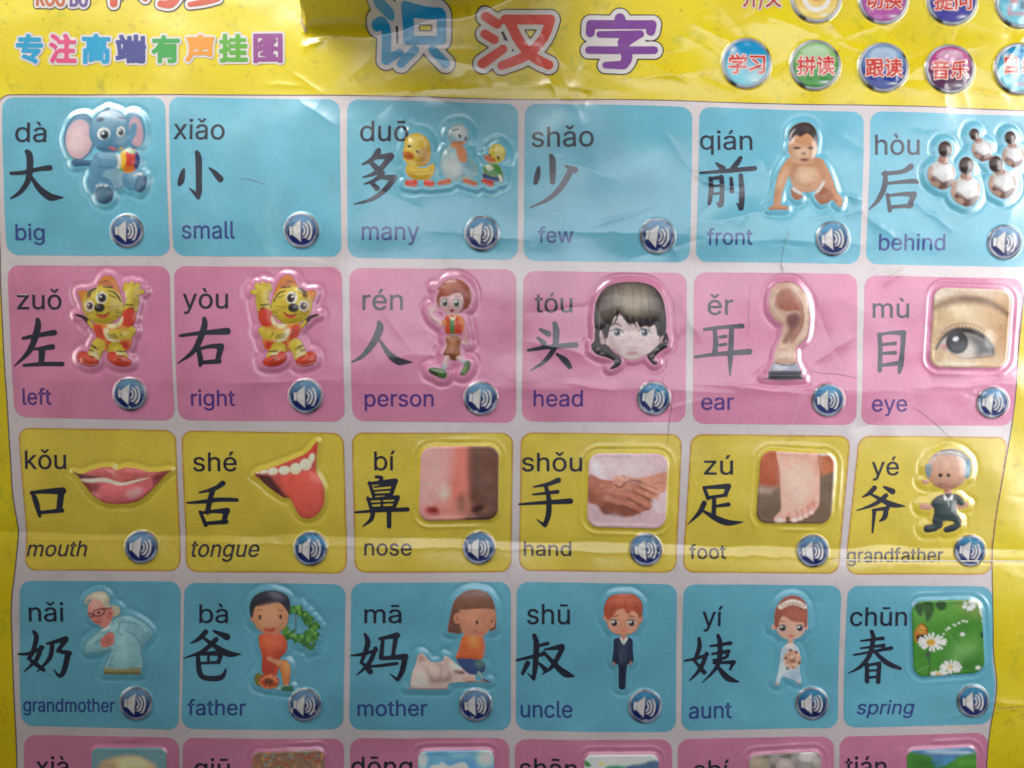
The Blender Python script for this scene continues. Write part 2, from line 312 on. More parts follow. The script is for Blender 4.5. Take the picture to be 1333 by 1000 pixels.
f.E((225, 205, 70), 900, 348, 48, 55); f.e((245, 235, 150), 915, 325, 26, 26, 0, 5); f.P((215, 110, 60), "828,358 850,362 888,382 880,402 850,398 830,378", 1); f.l((110, 50, 30), "840,352,12 862,360,10"); f.l((25, 25, 30), "905,370,14 908,380,12")
f.P((75, 150, 70), "825,425 860,408 905,412 928,450 930,490 870,482 830,462", 1); f.p((220, 225, 200), "838,428 860,415 880,440 850,448", 1); f.P((50, 75, 130), "822,460 870,480 925,488 905,512 850,508 822,490", 1); f.L((210, 60, 50), "822,505,24 865,522,34"); f.L((225, 225, 205), "915,478,18 924,505,18")
f.bumps = [(455, 320, 70, 80, 3.5), (470, 450, 70, 45, 2), (680, 240, 55, 60, 3), (665, 400, 80, 100, 3.5), (900, 345, 45, 55, 3)]; f.margin = 6.5

# crawling baby
f = F('15', 'baby_picture', G1)
SK = (205, 150, 110); SD = (165, 100, 65); SL = (228, 190, 155)
f.L(SK, "590,385,80 540,450,62 512,540,48 500,620,42"); f.L(SK, "460,648,20 500,640,30 555,645,24"); f.l(SD, "455,655,10 505,652,12 560,652,10", 2)
f.L(SK, "740,390,86 790,470,66 830,560,54 868,600,44"); f.L(SK, "862,600,30 872,622,30")
f.P(SK, "560,370 620,355 720,350 780,380 790,450 775,510 720,545 650,550 600,520 575,450"); f.P(SD, "590,520 650,560 640,592 605,595 585,565", 1.5); f.P(SD, "722,560 770,520 830,560 812,605 765,622 735,600", 1.5)
f.p((225, 222, 215), "590,515 650,552 722,548 775,485 778,505 735,560 660,572 600,548", 1.5); f.e(SL, 665, 440, 60, 55, 0, 10); f.e(SD, 600, 420, 18, 50, 20, 5, .5); f.e(SD, 760, 430, 18, 50, -20, 5, .4); f.e(SL, 525, 470, 12, 60, 20, 5, .7); f.e((190, 120, 85), 820, 540, 20, 50, -30, 5, .5)
f.E(SK, 655, 285, 85, 100); f.E(SK, 585, 300, 16, 24); f.P((52, 42, 45), "575,245 580,185 620,145 680,135 725,165 742,225 738,290 722,245 680,205 640,225 612,215 588,250", 1.2); f.p((85, 72, 70), "640,160 680,150 700,185 660,190", 6)
f.e(SL, 640, 330, 50, 40, 0, 8); f.e((70, 45, 40), 618, 292, 20, 8, 5, 1.3); f.e((70, 45, 40), 700, 292, 20, 8, -5, 1.3); f.e((150, 95, 70), 655, 325, 14, 8, 0, 2); f.e((140, 60, 55), 662, 362, 24, 9, 0, 1.5); f.e(SD, 662, 392, 50, 10, 0, 4, .6)
f.bumps = [(655, 270, 85, 125, 7), (670, 440, 90, 80, 3)]

# five people seen from behind
f = F('16', 'people_from_behind_picture', .85)
BR = (118, 74, 64); WT = (222, 222, 222)
def back(hx, hy, cx, cy, r, fl=1):
    f.E(WT, cx, cy, r, r * .98); f.P(BR, [[cx - r * .95, cy + r * .2], [cx - r * .5, cy + r * .75], [cx, cy + r * 1.1], [cx + r * .55, cy + r * .95], [cx + r * .95, cy + r * .4], [cx + r * .6, cy + r * .35], [cx + r * .1, cy + r * .6], [cx - r * .55, cy + r * .1]], 1.2)
    f.e((200, 165, 145), cx - r * .45, cy + r * .75, r * .35, r * .25, 0, 2); f.e((95, 60, 55), cx + r * .45, cy + r * .75, r * .35, r * .22, 0, 2); f.e((205, 170, 150), cx - r * .85, cy, r * .22, r * .6, 15, 2); f.e((180, 130, 105), cx + r * .9, cy - r * .15, r * .14, r * .5, -10, 2)
    f.L((175, 130, 110), [[hx, hy + r * .35, r * .5], [(hx + cx) / 2, (hy + r * .5 + cy - r * .8) / 2, r * .8]]); f.E((58, 42, 42), hx, hy, r * .52, r * .6); f.e((110, 90, 85), hx - r * .1, hy - r * .2, r * .28, r * .18, 0, 3)
    f.e((245, 245, 245), cx - r * .1, cy - r * .15, r * .5, r * .45, 0, 6); f.bumps.append((cx, cy, r, r, 3.5)); f.bumps.append((hx, hy, r * .5, r * .5, 2.5))
back(697, 210, 738, 300, 60); back(908, 230, 925, 335, 66); back(522, 300, 500, 445, 82); back(822, 385, 860, 500, 82); back(648, 395, 645, 540, 88)
f.L(BR, "740,360,26 790,345,30"); f.margin = 6

# tiger cubs
def tiger(key, mir):
    f = F(key, 'tiger_cub_picture', G2)
    ox, oy, k = CR['21']
    def m(t): return ' '.join(','.join([str((1345 - float(q.split(',')[0])) if mir else float(q.split(',')[0]))] + q.split(',')[1:]) for q in t.split())
    def X(x): return 1345 - x if mir else x
    sg = -1 if mir else 1
    O = (215, 130, 60); OR = (205, 65, 45); YL = (205, 180, 60); CRM = (220, 210, 160); BK = (45, 35, 35)
    f.L((60, 40, 40), m("460,342,12 500,355,18 535,390,24")); f.L(YL, m("535,385,20 560,420,20"))
    f.P(O, m("585,215 590,150 630,108 680,125 712,190 715,240 640,240")); f.P(O, m("470,205 520,200 560,230 520,300 492,270"))
    f.p((195, 120, 80), m("610,170 640,135 675,160 680,185 640,178"), 2)
    f.L(YL, m("788,205,84 790,260,80 772,330,84")); f.L(YL, m("745,190,30 752,165,30")); f.L(YL, m("780,175,34 785,160,34")); f.L(YL, m("815,185,32 822,168,32")); f.L(YL, m("830,210,30 848,205,28")); f.l((228, 205, 95), m("770,200,34 775,270,30"), 5, .7); f.p((175, 150, 60), m("800,200 830,230 825,290 800,320"), 5, .5); f.l(BK, m("755,282,8 795,285,8")); f.l(BK, m("780,322,8 812,325,8"))
    f.P(OR, m("735,320 790,300 812,345 800,390 770,420 700,420 720,370")); f.P(O, m("560,395 620,390 720,400 770,420 790,470 770,545 700,560 620,550 590,490 565,440"))
    f.p(OR, m("566,405 600,400 625,440 625,500 600,505 575,460"), 1.2); f.p(OR, m("650,495 720,505 768,500 765,540 700,552 655,530"), 1.2); f.p(CRM, m("622,430 650,425 700,490 680,502 640,480"), 1.5)
    f.P(YL, m("660,435 740,425 790,410 812,435 780,480 700,490 665,470"), 1); 
    for i in range(4): f.l(BK, m("%d,455,5 %d,480,5" % (650 + i * 14, 662 + i * 14)))
    f.L(YL, m("590,520,80 560,590,80")); f.p(CRM, m("550,560 585,555 580,595 545,600"), 4); f.l(BK, m("545,520,9 575,535,9")); f.l(BK, m("535,550,8 560,555,8"))
    f.L(YL, m("690,545,90 722,592,84")); f.p(CRM, m("680,560 730,570 735,600 700,595"), 4); f.l(BK, m("700,555,8 750,560,8"))
    f.E(OR, X(530), 612, 62, 34, 10 * sg); f.E(OR, X(500), 590, 34, 34); f.E(OR, X(722), 615, 64, 32, 8 * sg); f.E(OR, X(672), 590, 30, 34); f.e((225, 110, 85), X(520), 600, 30, 12, 0, 5, .6); f.e((225, 110, 85), X(715), 603, 30, 12, 0, 5, .6)
    f.l(BK, m("505,595,5 525,612,5")); f.l(BK, m("700,600,5 735,612,5")); f.l((235, 190, 180), m("485,625,5 540,640,5 580,630,5"), 1, .7)
    f.E(YL, X(615), 285, 122, 112, 8 * sg)
    f.p((228, 205, 90), m("560,215 620,190 650,230 600,250"), 8); f.p((190, 165, 50), m("540,360 600,390 700,380 715,350 680,370 600,370"), 5); f.P(CRM, m("640,400 700,390 730,350 735,375 715,410 670,425"), 1.5)
    f.p(BK, m("522,240 530,200 570,180 580,190 555,205 545,235"), 1); f.l(BK, m("620,178,7 670,180,10")); f.l(BK, m("650,200,5 690,215,10 722,262,9")); f.l(BK, m("655,225,4 690,240,7")); f.l((120, 90, 40), m("640,295,3 710,292,3")); f.l((120, 90, 40), m("650,305,3 705,315,3")); f.l((120, 90, 40), m("515,325,3 560,322,3")); f.l((120, 90, 40), m("520,340,3 565,332,3"))
    f.e((235, 235, 225), X(612), 243, 33, 36); f.e(BK, X(617), 244, 24, 27, 0, 1); f.e((235, 235, 235), X(608), 236, 6, 6)
    f.e((235, 235, 225), X(540), 290, 30, 32); f.e(BK, X(543), 291, 20, 23, 0, 1); f.e((235, 235, 235), X(536), 284, 5, 5)
    f.e(BK, X(602), 302, 32, 26, -10 * sg, 1); f.e((120, 120, 125), X(592), 294, 10, 6, 0, 1.5); f.p((215, 80, 60), m("580,338 620,345 660,330 640,358 605,362"), 1); f.l(BK, m("580,335,4 620,345,4 662,325,4"))
    f.l((150, 100, 40), m("600,385,4 650,392,4 700,375,4"))
    for (t) in ("735,245,6 760,250,6", "815,230,5 835,235,6", "770,300,7 800,305,7", "720,450,6 735,470,6", "600,430,5 612,460,6", "530,585,6 560,590,7", "705,580,7 745,585,7", "560,535,7 590,545,6", "590,230,4 600,205,5", "560,215,5 575,200,4", "700,330,5 722,325,5", "690,350,4 712,352,5", "600,150,6 640,140,5", "640,520,5 650,545,5", "745,505,5 755,530,5"): f.l(BK, m(t), .9, .85)
    f.l((235, 225, 190), m("650,490,7 690,498,8 720,492,6"), 1, .8); f.p((170, 120, 45), m("700,400 770,420 770,440 700,430"), 4, .5); f.p((175, 125, 45), m("520,230 540,215 530,330 505,300"), 5, .5)
    f.bumps = [(X(615), 280, 110, 110, 5), (X(790), 220, 50, 80, 2.5), (X(540), 610, 60, 35, 2.5), (X(715), 605, 60, 35, 2.5), (X(690), 460, 90, 60, 2.5)]
    f.margin = 5
tiger('21', False); tiger('22', True)
for _o in ('22',): pass

# walking boy
f = F('23', 'walking_boy_picture', G2)
HRB = (150, 75, 60); SKL = (222, 185, 185); GR = (70, 100, 55); PK = (215, 150, 160)
f.L(SKL, "548,290,26 560,330,26 600,362,26 632,380,30"); f.L(SKL, "545,292,14 552,275,10"); f.L(SKL, "565,295,14 572,270,10"); f.l((90, 50, 60), "545,330,3 600,385,3 632,395,3")
f.L(PK, "735,370,30 752,430,30 755,480,28"); f.L(SKL, "742,485,20 765,490,20"); f.l((110, 50, 60), "765,380,3 778,480,3"); f.L(SKL, "665,305,30 682,325,30")
f.P((205, 75, 50), "635,330 680,318 735,328 752,370 738,400 728,432 640,432 636,380", 1); f.p((225, 140, 60), "655,325 700,318 715,345 735,380 738,332 690,316", 1.2); f.p((85, 130, 80), "662,345 688,345 688,430 668,425", 1); f.p((215, 120, 65), "725,335 748,350 745,400 730,400", 1); f.l((225, 215, 190), "640,440,12 728,440,12")
f.p((225, 210, 190), "660,322 680,335 700,320 690,350 672,350", 1); f.P((205, 120, 60), "615,355 640,345 645,385 618,378", 1)
f.P((150, 85, 45), "640,450 722,448 725,500 722,560 695,590 625,555 645,500", 1); f.p((120, 65, 40), "625,545 700,560 705,592 640,570", 2); f.p((180, 110, 60), "650,460 690,460 680,530 660,520", 5)
f.L(SKL, "645,575,36 632,625,34"); f.l((190, 185, 205), "622,625,34 640,640,34", 1); f.L(SKL, "715,575,30 745,595,30"); f.l((190, 185, 205), "740,590,26 755,605,24", 1)
f.P(GR, "538,640 560,628 610,635 645,655 640,690 610,695 570,675 545,660", 1); f.P(GR, "735,640 760,590 785,598 778,640 750,675 722,670", 1); f.l((150, 175, 120), "560,645,8 620,655,8", 2, .7); f.p((35, 50, 35), "538,648 580,660 590,680 555,668", 2); f.p((120, 150, 90), "735,650 765,620 760,655 738,668", 2)
f.E(SKL, 680, 235, 78, 82); f.P(HRB, "570,158 600,155 640,115 700,105 755,130 788,180 790,235 770,275 738,285 745,240 720,190 650,212 605,220 605,288 588,260 585,215 600,175", 1.2); f.p((185, 115, 95), "640,130 700,115 740,150 690,175 630,190", 8); f.L(HRB, "770,270,14 725,300,6")
f.e((240, 240, 238), 632, 248, 20, 23); f.e((60, 75, 70), 634, 252, 16, 19, 0, 1); f.e((240, 240, 240), 630, 242, 6, 6); f.e((240, 240, 238), 705, 250, 20, 23); f.e((60, 75, 70), 704, 254, 16, 19, 0, 1); f.e((240, 240, 240), 700, 244, 6, 6)
f.l((70, 40, 40), "612,240,4 632,225,5 652,232,4"); f.l((70, 40, 40), "685,235,4 705,227,5 726,240,4"); f.l((120, 60, 55), "695,210,3 722,215,3"); f.p((170, 60, 65), "662,288 688,288 684,302 672,304"); f.l((150, 80, 80), "654,272,3 660,276,3"); f.e((235, 165, 170), 640, 285, 20, 10, 0, 5, .5)
f.bumps = [(685, 210, 95, 100, 5), (690, 390, 60, 60, 2)]; f.margin = 6

# head of a long haired woman
f = F('24', 'head_picture', 1.05)
HB = (38, 30, 34); HT = (160, 148, 132); FC = (238, 218, 218)
f.P(HB, "480,400 472,470 452,495 470,540 505,560 545,570 590,598 562,638 605,628 632,600 622,565 585,535 548,495 530,430"); f.P(HB, "855,400 896,420 892,480 905,505 868,530 835,560 822,585 848,600 826,614 800,592 783,560 800,530 850,490")
f.P(FC, "505,420 560,330 840,330 880,430 860,480 800,540 720,580 650,575 580,520 515,470"); f.L((200, 170, 170), "520,425,26 520,480,26"); f.L((200, 170, 170), "868,430,22 862,475,22")
f.P(HB, "480,410 470,320 490,220 550,150 640,125 740,125 820,150 875,220 895,330 890,430 845,440 835,380 800,390 770,385 740,392 720,360 690,375 650,350 610,305 570,380 545,460 520,410"); 
f.p((120, 108, 98), "500,330 510,230 570,160 680,135 790,150 850,230 860,310 800,330 700,335 620,290 560,330", 10); f.p(HT, "575,240 620,185 700,165 780,190 800,240 770,280 690,300 630,265", 14, .9); f.p((185, 172, 150), "620,230 700,200 770,230 750,280 680,300", 12)
for (a, b, c, d) in ((540, 200, 520, 380), (580, 180, 560, 330), (640, 160, 620, 290), (700, 150, 700, 360), (740, 150, 755, 375), (790, 160, 800, 360), (830, 190, 850, 400), (860, 240, 872, 420)): f.l((88, 76, 72), "%d,%d,3 %d,%d,4" % (a, b, c, d), 1.2, .5)
for (a, b, c, d) in ((600, 165, 590, 300), (665, 150, 660, 300), (765, 155, 780, 300), (505, 250, 498, 400)): f.l((205, 195, 180), "%d,%d,2 %d,%d,3" % (a, b, c, d), 1.2, .35)
for (x, y) in ((495, 520), (520, 545), (575, 600), (600, 590), (840, 520), (820, 560)): f.l((185, 175, 175), "%d,%d,4 %d,%d,5 %d,%d,3" % (x - 12, y + 8, x, y - 4, x + 10, y + 6), 1, .7)
for t in ('610,300,16 600,345,12 575,385,4', '660,330,16 668,365,10 690,385,3', '700,340,16 712,375,10 722,398,3', '740,345,16 748,385,8 750,405,2', '780,345,16 790,385,8 800,405,2', '820,340,16 838,390,10 845,420,3', '520,400,20 530,440,12 538,480,3', '880,380,20 868,430,12 860,455,3', '490,440,14 470,490,10 455,530,4', '895,430,14 905,470,10 890,510,4'): f.L(HB, t, 1)
for s_ in (0, 1):
    x = 605 + s_ * 162
    f.e((235, 232, 235), x, 425, 36, 22, 0, 1); f.e((85, 90, 115), x + 2, 424, 19, 21, 0, 1); f.e((25, 25, 35), x + 3, 424, 9, 11, 0, 1); f.e((235, 235, 240), x - 5, 418, 5, 5); f.l((45, 35, 45), "%d,415,5 %d,402,7 %d,408,7 %d,425,5" % (x - 38, x - 10, x + 22, x + 38))
f.l((70, 55, 60), "572,378,4 600,370,7 628,385,4"); f.l((80, 65, 65), "735,380,3 790,378,5"); f.e((190, 150, 155), 690, 470, 100, 16, 0, 6, .45); f.e((235, 215, 215), 700, 440, 24, 40, 0, 8); f.e((205, 165, 170), 688, 515, 44, 8, 0, 3, .6); f.e((200, 130, 140), 690, 545, 36, 11, 0, 2.5, .8); f.e((240, 225, 225), 640, 520, 40, 24, 20, 8, .6); f.e((190, 160, 165), 590, 500, 14, 50, -35, 6, .5)
f.bumps = [(685, 260, 200, 150, 6), (690, 500, 120, 80, 2.5)]; f.margin = 5; f.lift = 1.8

# ear on a stand
f = F('25', 'ear_picture', 1.0)
E1 = (222, 180, 160); E2 = (190, 135, 115); E3 = (155, 95, 80)
f.P(E1, "478,230 495,165 545,128 610,125 665,160 705,220 718,300 715,400 700,460 660,495 640,520 640,600 590,615 515,598 515,540 545,460 560,380 520,350 485,300")
f.l((70, 45, 50), "545,128,4 610,126,6 665,160,6 706,222,5 719,300,5 716,400,5 700,462,7 662,497,6"); f.p(E2, "518,230 540,180 590,172 640,215 680,290 685,370 650,440 610,490 600,430 575,340 530,290", 1.5); f.p((178, 108, 88), "522,235 545,190 590,182 630,230 650,290 600,300 540,275", 2.5); f.p((225, 185, 165), "520,280 570,300 640,295 660,320 600,320 560,350 525,320", 2)
f.p((135, 90, 92), "590,325 640,310 660,360 640,400 605,420 590,380", 5); f.p((160, 110, 95), "590,420 625,415 600,470 570,500 560,470", 3); f.l((240, 215, 195), "495,240,14 510,290,16 560,345,16", 3, .8); f.l((240, 212, 190), "640,190,14 685,250,16 698,340,16 690,420,14", 4, .8)
f.l((150, 95, 80), "515,270,5 520,215,5 548,178,5 590,170,5 640,205,6 672,270,5 680,350,5 660,410,6 625,455,6", 1, .8); f.e((232, 195, 170), 575, 510, 34, 20, 0, 3); f.l((180, 130, 105), "545,515,4 570,528,4 600,505,4"); f.e((240, 215, 195), 570, 560, 40, 24, 0, 8); f.e((240, 215, 200), 630, 160, 26, 16, 30, 4); f.l((245, 225, 210), "650,470,12 690,430,14", 3, .7)
f.P((172, 175, 195), "505,598 555,612 620,610 645,598 668,652 478,655", .8, 1, True, False); f.p((215, 215, 225), "520,610 560,620 600,618 560,640 510,640", 3); f.P((62, 62, 72), "475,652 670,650 676,698 470,700", .8, 1, True, False); f.p((95, 95, 105), "476,652 670,650 672,662 474,664", 1, 1, False); f.L((85, 80, 95), "440,692,8 475,696,10 560,702,8 690,694,10", 1.5); f.l((50, 45, 50), "515,598,5 545,612,6 600,618,5 640,600,5")
f.bumps = [(600, 250, 110, 130, 2.5), (580, 560, 60, 50, 2), (575, 680, 100, 40, 2)]; f.lift = 1.8

# eye photo
f = F('26', 'eye_photo', .98)
f.R((222, 190, 150), "538,115 1012,132 992,612 512,608"); f.p((238, 222, 205), "530,110 1010,130 1010,170 850,165 700,140 560,200 530,220", 12, 1); f.e((238, 215, 175), 760, 270, 200, 50, 10, 12); f.e((208, 160, 105), 930, 250, 90, 110, 30, 14, .7); f.e((190, 140, 80), 950, 420, 60, 120, 10, 14, .7); f.e((200, 165, 120), 560, 330, 50, 120, 0, 12, .6)
f.l((135, 98, 60), "540,240,34 640,200,54 760,190,54 880,215,46 990,280,24", 5, .85); f.l((100, 70, 45), "700,185,14 800,190,20 900,220,16 990,285,12", 4, .7)
f.l((150, 105, 80), "560,440,6 620,365,8 700,338,6 790,350,6 870,400,6", 2, .7); f.P((215, 205, 195), "555,490 590,430 650,395 760,400 880,460 912,535 820,545 730,560 640,520", 2, 1, False); f.e((205, 150, 140), 600, 485, 30, 20, 0, 4)
f.p((80, 85, 95), "750,400 850,430 905,490 905,530 860,535 800,540 790,480 740,430", 7, .85); f.e((30, 32, 40), 680, 455, 70, 72, 0, 2); f.e((70, 82, 98), 682, 485, 42, 30, 0, 5, .5); f.e((15, 18, 25), 678, 455, 30, 32, 0, 2); f.e((235, 240, 245), 672, 435, 18, 13, -20, 1.3)
f.l((42, 35, 38), "552,495,10 590,430,20 660,385,34 760,385,34 840,420,30 895,480,22 905,525,12", 2.5); f.l((120, 85, 75), "640,522,5 720,555,5 820,548,7 905,540,6", 2, .8)
for i in range(13):
    a = math.radians(215 + i * 9); x = 690 + 120 * math.cos(a); y = 440 + 62 * math.sin(a)
    f.l((50, 38, 36), "%f,%f,4 %f,%f,2" % (x, y, x + 38 * math.cos(a), y + 34 * math.sin(a)), .9, .8)
f.e((240, 225, 200), 690, 585, 110, 26, 5, 8)

# lips
f = F('31', 'lips_picture', 1.75)
f.P((150, 70, 60), "450,308 500,320 560,300 620,282 680,280 720,298 770,282 850,290 930,310 1050,300 1020,325 960,390 900,450 830,495 730,508 640,500 570,455 510,380 480,335"); f.p((185, 95, 95), "500,320 620,285 700,290 720,300 790,285 900,305 1000,315 900,345 800,350 740,375 700,370 640,345 540,345", 2)
f.p((200, 100, 105), "560,385 640,365 740,390 850,375 930,350 960,370 900,440 820,485 720,500 640,490 580,440", 2.5); f.p((85, 50, 45), "455,310 520,325 620,345 560,365 500,360 480,340", 2.5); f.p((225, 195, 180), "500,352 560,350 640,345 720,370 760,375 850,355 920,345 870,362 780,388 720,390 650,372 600,372 560,375 510,368", 1.2); f.p((225, 160, 160), "780,440 850,415 865,435 810,465", 6, .9); f.p((215, 130, 130), "565,430 600,440 620,475 590,465", 3); f.p((215, 135, 130), "650,290 700,310 705,340 680,315", 3); f.e((205, 120, 125), 830, 300, 60, 10, 5, 4, .6); f.p((110, 55, 50), "950,330 1030,308 980,350 940,390", 3, .8); f.p((95, 50, 45), "505,370 560,380 610,380 600,430 560,430", 4, .7)
f.bumps = [(740, 440, 170, 60, 4), (640, 310, 80, 30, 2), (830, 310, 90, 30, 2)]; f.margin = 2.5

# tongue
f = F('32', 'tongue_picture', 1.7)
f.P((178, 78, 68), "528,318 640,280 740,240 850,190 905,130 922,125 912,210 912,310 945,370 962,440 950,520 905,580 850,600 800,575 765,510 740,470 700,465 620,410 560,355", .7); f.p((80, 45, 45), "540,320 620,335 660,380 725,470 680,455 600,395 555,350", 3); f.p((205, 85, 70), "690,340 860,300 905,300 940,380 950,460 920,550 850,590 790,550 740,450", 5); f.p((190, 60, 45), "840,210 905,140 908,190 850,215 740,255 700,262", 2)
f.p((205, 90, 80), "880,420 930,440 915,540 860,570 830,500", 8, .5)
for (x, y, rx, ry, r_) in ((545, 310, 10, 8, -10), (583, 308, 24, 13, -10), (640, 305, 32, 22, -8), (712, 298, 36, 26, -10), (782, 288, 36, 34, -15), (845, 262, 36, 36, -25), (882, 222, 18, 32, 15)): f.e((215, 205, 180), x, y, rx, ry, r_, 1); f.e((185, 170, 145), x, y + ry * .6, rx * .8, ry * .3, r_, 1.5, .5)
f.bumps = [(850, 450, 110, 150, 4)]; f.margin = 2.5

# nose photo
f = F('33', 'nose_photo', 1.9)
f.R((190, 130, 128), "492,150 972,148 968,605 475,612"); f.p((92, 62, 52), "765,140 985,140 985,620 745,620 780,500 770,300", 6, 1, False); f.p((200, 105, 88), "700,140 775,140 775,400 760,500 690,520 640,430 680,300", 12, .9, False); f.p((205, 155, 150), "500,140 640,140 640,300 560,500 470,500", 22, .8, False); f.e((225, 175, 165), 632, 440, 30, 55, 0, 9); f.e((185, 115, 100), 700, 545, 110, 60, 0, 12, .8)
f.e((150, 45, 40), 560, 550, 45, 26, 10, 5); f.e((110, 35, 30), 568, 545, 22, 14, 0, 3); f.e((160, 110, 95), 600, 595, 90, 14, 10, 6, .6); f.e((60, 28, 24), 845, 540, 44, 24, -10, 4); f.e((120, 82, 68), 895, 560, 40, 40, 0, 6, .8); f.e((50, 28, 25), 848, 537, 28, 14, -10, 3); f.p((45, 30, 28), "800,590 960,570 980,620 740,625", 7, .8); f.e((110, 75, 62), 740, 500, 28, 60, 0, 8, .8); f.e((105, 72, 60), 880, 300, 60, 140, 0, 18, .6)
f.bumps = [(700, 480, 120, 100, 1.2)]

# handshake photo
f = F('34', 'handshake_photo', 1.75)
f.R((188, 160, 165), "485,190 972,192 955,658 472,648"); f.e((198, 178, 182), 700, 270, 200, 60, 0, 16); f.p((215, 200, 205), "500,215 540,250 590,340 560,350 500,290", 5, .7)
H1 = (160, 100, 80); H2 = (118, 66, 52); H3 = (186, 128, 108)
f.p(H1, "480,330 560,352 640,362 720,360 800,380 850,400 920,440 925,475 870,470 868,530 810,555 780,572 720,582 640,560 590,572 560,540 530,510 480,488", 1.5); f.p(H3, "965,310 880,325 800,345 730,340 700,360 780,365 850,395 920,435 965,410", 2); f.l(H3, "650,385,40 690,365,40 700,345,36", 1.2); f.e(H3, 662, 350, 24, 20, -20, 1.5)
f.l(H2, "645,390,5 680,398,6 705,375,6 760,362,8 840,390,8 900,415,6", 1.2); f.p(H2, "600,480 700,500 780,540 760,575 700,578 600,545 570,560 550,520", 5, .85); f.l((165, 105, 88), "790,440,44 850,465,40 900,470,32", 1.5, .8); f.l(H3, "850,425,30 910,450,30", 2, .6); f.l((165, 105, 88), "760,480,44 820,510,38 855,520,32", 1.5, .8); f.l((120, 72, 62), "820,450,5 870,485,5 910,482,4", 1.4, .8); f.l((120, 72, 62), "780,505,5 830,535,5 865,532,4", 1.4, .8); f.l((195, 140, 122), "590,470,20 680,500,22 760,505,18", 4, .6); f.l((195, 140, 122), "560,400,30 650,420,30 740,400,24", 6, .5); f.l((120, 72, 62), "600,440,5 680,460,6 760,470,5", 2, .6); f.l((130, 82, 70), "640,530,5 700,545,5 780,550,5", 2, .6); f.p((110, 64, 50), "480,430 540,450 560,510 480,488", 6, .6)
for t in ('600,500,5 650,520,5 720,520,4', '590,530,5 640,548,5', '700,560,5 760,565,5', '640,420,4 700,430,4 760,425,4', '860,440,4 905,455,4', '880,380,4 950,370,4', '520,400,4 560,410,4 600,405,4', '730,355,5 790,362,6 850,400,5', '690,350,5 700,375,5'): f.l((95, 52, 42), t, 1.2, .6)
f.p((196, 174, 178), "870,480 935,440 975,425 975,520 940,560 870,540 880,520", 2, .9)
f.l((96, 50, 40), "800,400,6 850,425,8 905,445,6", 1.2, .8); f.l((96, 50, 40), "760,430,6 820,458,9 880,492,7", 1.2, .8); f.l((96, 50, 40), "720,470,6 790,505,9 850,538,7", 1.2, .8); f.l((96, 50, 40), "680,510,6 740,540,8 800,562,6", 1.2, .8)
f.l((205, 148, 124), "812,388,16 870,412,20 920,440,18", 2, .7); f.l((190, 130, 106), "775,415,16 835,442,20 905,468,22", 2, .7); f.l((182, 120, 98), "735,452,16 800,482,20 862,515,20", 2, .7); f.l((170, 108, 86), "690,490,14 750,520,18 800,545,16", 2, .7)
f.l((90, 48, 38), "645,385,7 662,402,7 690,396,7 712,370,6", 1, .8); f.l((215, 162, 142), "650,345,16 668,338,18 690,350,16", 1.5, .8); f.p((96, 54, 42), "560,530 600,548 640,560 720,578 700,584 620,575 580,568", 3, .7)
f.e((200, 140, 118), 700, 440, 60, 16, 8, 6, .5); f.e((196, 138, 116), 880, 350, 50, 14, -10, 5, .6)

# bare foot photo
f = F('35', 'foot_photo', 1.45)
f.R((112, 92, 75), "502,172 962,195 935,628 468,622"); f.p((175, 92, 62), "480,160 610,170 615,390 560,405 480,385", 4, 1, False); f.p((160, 80, 52), "490,380 560,400 610,390 610,350 500,330", 8, .5); f.p((175, 100, 65), "840,200 960,190 960,300 880,330", 3, 1, False); f.p((190, 180, 180), "825,172 955,180 950,200 870,208", 2.5, 1, False); f.p((175, 150, 140), "478,390 560,405 600,400 560,440 478,440", 5, .8, False)
for i in range(7): f.l((92, 74, 60), "470,%d,5 640,%d,5" % (440 + i * 28, 470 + i * 26), 2.5, .5)
f.p((222, 172, 155), "608,160 830,160 850,230 862,330 862,470 855,520 820,560 760,595 700,615 680,590 660,580 655,615 600,622 582,600 600,570 625,530 620,400 612,280", 1.3); f.p((235, 192, 175), "650,300 780,280 800,420 740,500 680,500", 16, .8); f.e((200, 140, 120), 845, 270, 24, 50, 0, 7, .6); f.e((205, 150, 130), 790, 190, 26, 30, 0, 8, .6)
for (x, y, r_, rr) in ((620, 598, 36, 26), (708, 597, 24, 22), (745, 585, 22, 22), (778, 570, 20, 22), (812, 550, 18, 20)): f.e((228, 168, 155), x, y, r_, rr, 0, 1.5); f.e((238, 205, 198), x, y + 6, r_ * .6, rr * .5, 0, 2)
for (x, y) in ((682, 585), (728, 575), (762, 565), (796, 545), (832, 515)): f.l((185, 95, 82), "%d,%d,8 %d,%d,6" % (x - 8, y - 28, x, y + 12), 1.6, .7)
f.e((190, 100, 90), 815, 510, 30, 18, -30, 5, .5); f.l((60, 45, 38), "660,590,6 668,622,8", 1.5)

# grandfather
f = F('36', 'grandfather_picture', 1.2)
FS = (198, 150, 125); SU = (45, 60, 62); HG = (110, 150, 165)
f.L(FS, "505,368,26 525,372,28"); f.L(FS, "500,522,40 540,525,40"); f.L(FS, "730,520,40 770,512,30"); f.L((190, 130, 120), "655,420,44 658,445,40")
f.E(FS, 650, 295, 128, 122); f.P((150, 148, 152), "560,210 600,180 660,165 720,172 770,205 795,260 790,330 770,345 760,290 750,240 700,210 650,205 600,205 545,235 530,260", 1.3); f.P(HG, "520,260 550,262 552,285 535,350 518,325 512,290", 1.3); f.P(HG, "765,235 790,225 800,270 790,330 765,350 752,300", 1.3); f.l((225, 220, 215), "590,195,8 660,182,8 730,200,7", 1.2, .9); f.l((110, 105, 110), "610,185,6 670,172,6 740,195,6", 1.2, .8); f.l((215, 205, 200), "535,250,18 570,222,16", 3, .8)
